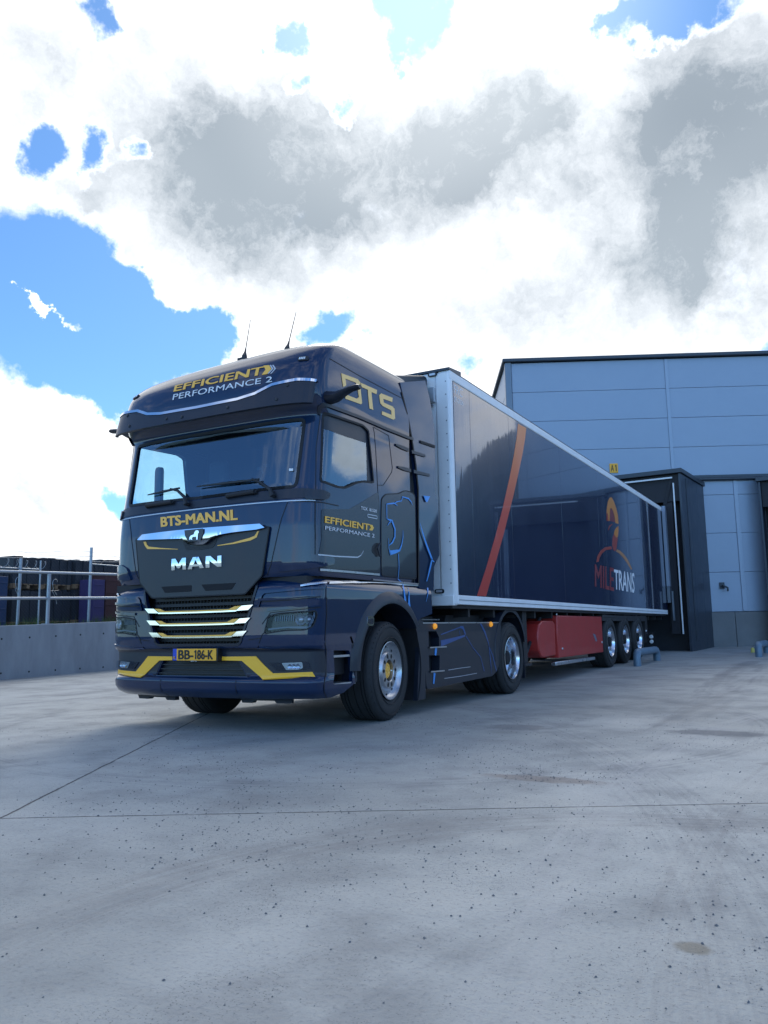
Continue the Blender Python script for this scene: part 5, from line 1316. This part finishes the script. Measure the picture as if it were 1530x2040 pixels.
# gloss panel with slight vertical waviness
def trailer_mat():
    M_ = MT['trailer']; t = M_.node_tree; b = t.nodes['Principled BSDF']
    co = T(M_, 'ShaderNodeTexCoord'); mp = T(M_, 'ShaderNodeMapping'); mp.inputs['Scale'].default_value = (1, 1, .06); t.links.new(co.outputs['Object'], mp.inputs[0])
    n = T(M_, 'ShaderNodeTexNoise'); n.inputs['Scale'].default_value = 3; n.inputs['Detail'].default_value = 3; n.inputs['Roughness'].default_value = .6; t.links.new(mp.outputs[0], n.inputs['Vector'])
    bp = T(M_, 'ShaderNodeBump'); bp.inputs['Strength'].default_value = .10; bp.inputs['Distance'].default_value = .01
    t.links.new(n.outputs['Fac'], bp.inputs['Height']); t.links.new(bp.outputs[0], b.inputs['Coat Normal']); t.links.new(bp.outputs[0], b.inputs['Normal'])
trailer_mat()
g = MB(); g.box(-X0+.02, X0-.02, Y0T+.02, Y1T, ZB+.02, ZT-.02); body = g.build('box_body', 'trailer', tr)
g = MB()
for k in range(6):
    a = Y0T+.10+k*2.275; b = a+2.272; b = min(b, Y1T-.01)
for sg in (1, -1):
    ed = [Y0T+.11, 3.62, 5.05, 7.5, 9.95, 12.4, 14.85, Y1T-.02]
    for k in range(len(ed)-1):
        g = MB(); g.box(sg*(X0-.019), sg*X0, ed[k]+.002, ed[k+1]-.002, ZB+.10, ZT-.11); g.build('side_panel', 'trailer', body, bevel=.003)
for sg in (1, -1):
    g = MB(); g.box(sg*(X0-.15), sg*(X0+.012), Y0T, Y1T, ZT-.115, ZT); g.build('top_rail', 'twhite', body, bevel=.012)
    g = MB(); g.box(sg*(X0-.15), sg*(X0+.014), Y0T+.06, Y1T-.1, ZB-.005, ZB+.105); strip_z = ZB+.05; g.build('bottom_rail', 'twhite', body, bevel=.006)
    g = MB(); g.box(sg*(X0+.0145), sg*(X0+.019), Y0T+.08, Y1T-.12, ZB+.045, ZB+.052); g.build('rail_groove', 'cornertrim', body)
    g = MB(); g.box(sg*(X0-.20), sg*(X0+.010), Y0T-.012, Y0T+.105, ZB-.02, ZT-.005); p_ = g.build('corner_post', 'twhite', body, bevel=.035)
    g = MB()
    for k in range(17):
        z = ZB+.08+k*.165; g.lathe([(0, .008), (.003, .008), (.004, 0)], 8, 0, Matrix.Translation((sg*(X0-.045), Y0T-.012, z)) @ Matrix.Rotation(rad(-90), 4, 'Z'))
    o = g.build('rivet', 'cornertrim', p_); tag(o, kind='stuff')
g = MB(); g.box(-1.11, 1.11, Y0T-.004, Y0T+.02, ZB, ZT-.01); g.build('front_wall', 'twhite', body)
g = MB(); g.add([(x, y, z) for x in (-1.31, 1.31) for y, z in ((Y0T-.02, ZT), (Y0T-.02, ZT+.03), (Y0T+.35, ZT+.065), (Y0T+.35, ZT+.001))], [(0,1,2,3),(7,6,5,4),(0,4,5,1),(1,5,6,2),(2,6,7,3),(3,7,4,0)]); g.box(-1.3, 1.3, Y0T+.35, Y1T, ZT+.001, ZT+.02); g.build('roof_cap', 'trimdark', body)
g = MB(); g.box(-.95, 1.06, Y0T-.34, Y0T-.014, 3.36, 3.78); g.box(-.95, .95, Y0T-.42, Y0T-.014, 1.9, 3.36); g.build('cooling_unit', 'chassis', tr, bevel=.04)
g = MB(); g.box(1.05, 1.12, Y0T-.08, Y0T-.014, 3.66, 3.84); g.tube([(1.03, Y0T-.05, 3.78), (1.03, Y0T-.05, 3.64), (1.10, Y0T-.05, 3.62)], .018, 6); g.build('unit_bracket', 'alu', tr)
g = MB(); g.box(1.00, 1.30, Y0T-.05, Y0T-.013, ZB-.02, ZB+.10); g.build('corner_step', 'twhite', tr, bevel=.01)
g = MB(); g.box(-1.2, 1.26, Y0T, Y1T-.1, ZB-.05, ZB-.006); g.build('floor_plate', 'chassis', tr)
for (q, nm) in (((863, 747), 'plastic'), ((877, 1178), 'plastic')):
    c_ = TF.S(*q); g = MB(); patch(g, TF, rounded([(c_[0]-.06, c_[1]-.025), (c_[0]+.06, c_[1]-.025), (c_[0]+.06, c_[1]+.025), (c_[0]-.06, c_[1]+.025)], .022), .03, .03); l_ = g.build('marker_lamp', nm, tr)
    g = MB(); patch(g, TF, rounded([(c_[0]-.04, c_[1]-.013), (c_[0]+.04, c_[1]-.013), (c_[0]+.04, c_[1]+.013), (c_[0]-.04, c_[1]+.013)], .01), .034, .004); g.build('lens', 'silverfilm', l_)
OT = (850, 710, 3.06); OL = (1170, 970, 8.867)
st_ = pz(TS, OT, [(557, 410), (607, 436), (600, 500), (585, 590), (562, 700), (528, 850), (470, 1080), (362, 1462), (306, 1460), (362, 1290), (420, 1090), (462, 930), (505, 740), (530, 610), (548, 500)])
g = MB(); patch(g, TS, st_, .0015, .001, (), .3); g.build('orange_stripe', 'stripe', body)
def decal(name, poly, m_, off=.0015): g = MB(); patch(g, TS, pz(TS, OL, poly), off, .001, (), .5); return g.build(name, m_, body)
MT['logoorange'] = mat('logo_orange', (.62, .22, .03), .4, 0, .3); MT['logored'] = mat('logo_red', (.33, .04, .025), .4, 0, .3); MT['logotan'] = mat('logo_tan', (.45, .20, .07), .4, 0, .3); MT['logodark'] = mat('logo_dark_red', (.20, .025, .03), .4, 0, .3)
decal('flame_logo', [(342, 600), (340, 420), (362, 260), (398, 188), (432, 186), (470, 258), (510, 370), (540, 500), (551, 640), (546, 656), (496, 638), (480, 520), (456, 425), (425, 372), (402, 385), (396, 480), (392, 602)], 'logoorange')
decal('flame_logo', [(392, 602), (396, 480), (403, 388), (425, 375), (455, 428), (480, 522), (494, 625), (440, 610)], 'logodark')
decal('flame_logo', [(342, 600), (340, 470), (362, 470), (372, 605)], 'logored', .0022)
decal('flame_logo', [(365, 760), (385, 690), (440, 650), (444, 662), (398, 705), (375, 765)], 'logored')
decal('flame_logo', [(548, 690), (551, 780), (540, 880), (520, 900), (500, 880), (470, 830), (482, 770), (510, 722)], 'logoorange')
decal('flame_logo', [(470, 832), (500, 882), (520, 902), (538, 890), (528, 980), (515, 1080), (490, 1138), (458, 1110), (440, 1020), (446, 900)], 'logored')
decal('flame_logo', [(160, 1330), (175, 1230), (230, 1130), (310, 1068), (420, 1048), (438, 1100), (330, 1115), (262, 1172), (215, 1255), (200, 1322)], 'logored')
decal('flame_logo', [(520, 1100), (580, 1128), (650, 1192), (720, 1292), (793, 1455), (772, 1465), (692, 1330), (620, 1235), (560, 1172), (508, 1142)], 'logotan')
MT['mile'] = mat('dull_red_film', (.22, .022, .03), .45, 0, .2)
lettering(body, TS, 'MILE', pz(TS, OL, [(135, 1372), (462, 1440), (466, 1835), (135, 1750)]), 'mile', .05, .001)
lettering(body, TS, 'TRANS', pz(TS, OL, [(472, 1456), (828, 1528), (830, 1872), (482, 1806)]), 'white', .035, .001)
lettering(body, TS, 'FRC', px(TS, [(904, 765), (921, 776), (921, 792), (904, 783)]), 'white', .0, .001)
lettering(body, TS, '09-2026', px(TS, [(904, 789), (923, 799), (923, 808), (904, 800)]), 'white', .0, .001)
MT['tape'] = mat('faded_tape', (.16, .20, .27), .3, 0, .3)
g = MB(); strip(g, TS, [TS.S(1272, 994), TS.S(1286, 1200)], .10, .001, .0005); g.build('reflective_tape', 'tape', body)
# chassis
g = MB()
for x in (-.5, .5): g.box(x-.06, x+.06, 3.3, 16.4, .92, ZB-.04)
for k in range(16): g.box(-1.2, 1.2, 3.6+k*.85, 3.66+k*.85, 1.04, ZB-.04)
g.box(-.7, .7, 6.2, 9.6, .45, 1.0); g.box(-1.2, 1.2, 14.3, 14.5, .7, 1.1)
for y in (10.55, 11.85, 13.15): g.box(-.85, .85, y-.08, y+.08, .5+gz(0, y)-.08, .5+gz(0, y)+.08)
g.box(-1.1, 1.1, 15.6, 15.72, .52, .72); g.box(-.75, -.65, 15.55, 15.7, .7, 1.0); g.box(.65, .75, 15.55, 15.7, .7, 1.0)
g.build('chassis', 'chassis', tr)
for sg in (1, -1):
    e = Matrix.Identity(4); g = MB(); g.box(sg*1.0, sg*1.16, 5.72, 5.90, .38, ZB-.05); g.box(sg*.96, sg*1.2, 5.66, 5.96, .34, .38); g.tube([(sg*1.08, 5.8, 1.0), (sg*.5, 6.5, .98)], .035, 6); g.tube([(sg*1.1, 5.85, .42), (sg*1.1, 6.7, 1.05)], .03, 6)
    g.build('landing_leg', 'chassis', tr, bevel=.006)
    g = MB(); g.box(sg*1.02, sg*1.27, 9.95, 14.0, 1.065, 1.115); g.box(sg*1.245, sg*1.27, 9.95, 14.0, 1.0, 1.115); g.box(sg*.9, sg*1.25, 14.02, 14.05, .5, 1.1); g.build('mudguard', 'chassis', tr, bevel=.008)
    g = MB(); c = [(9.9, .38)]; g.box(sg*.60, sg*1.265, 7.07, 9.93, .41, 1.085); bx_ = g.build('red_locker', 'red', tr, bevel=.015)
    g = MB(); pr_ = [(7.05, .45), (7.05, .96), (6.95, 1.0), (6.42, 1.0), (6.25, .94), (6.18, .80), (6.20, .55), (6.30, .46), (6.42, .44)]; g.prism(pr_, 'x', sg*.62, sg*1.235); g.build('red_tank', 'red', tr, bevel=.02)
    g = MB()
    for y, z in ((7.06, 1.10), (7.3, .55), (9.85, .60)): g.lathe([(0, .022), (.012, .018), (.014, 0)], 10, 0, Matrix.Translation((sg*1.265, y, z)) if sg > 0 else Matrix.Translation((-1.265, y, z)) @ Matrix.Rotation(pi, 4, 'Z'))
    g.build('locker_bolt', 'alu', bx_)
    g = MB(); g.box(sg*1.16, sg*1.24, 7.0, 9.4, .29, .35); g.build('side_guard', 'alu', tr, bevel=.01)
g = MB(); a = px(Flat((1.267, 0, 0), (0, 1, 0), (1, 0, 0)), [(1181, 1262), (1186, 1264), (1190, 1277), (1187, 1278)]); patch(g, Flat((1.267, 0, 0), (0, 1, 0), (1, 0, 0)), a, 0, .001); g.build('scuff_mark', 'tape', bx_)
for sg in (1, -1):
    for y in (10.55, 11.85, 13.15): add_wheel(tr, (sg*1.085, y, .497+gz(0, y)), .375, .498, 'trailer', sg)
g = MB(); g.lathe([(0, .028), (.012, .022), (.014, 0)], 12, 0, Matrix.Translation((1.24, 14.04, .78)) @ Matrix.Rotation(rad(-90), 4, 'Z')); g.build('marker_lamp', 'white', tr)
for z in (.62, .50):
    g = MB(); g.lathe([(0, .05), (.015, .04), (.018, 0)], 12, 0, Matrix.Translation((1.06, 15.59, z)) @ Matrix.Rotation(rad(-90), 4, 'Z')); g.build('reflector', 'white', tr)
# air and power lines hanging behind the cab
for k in range(2):
    g = MB(); pts = [(-.2+.15*k+.05*sin(i*2.2), 2.18+.75*i/24, 1.55-.5*sin(pi*i/24)+.03*cos(i*2.2)) for i in range(25)]; g.tube(pts, .014, 6); g.build('air_line', 'plastic', tr)
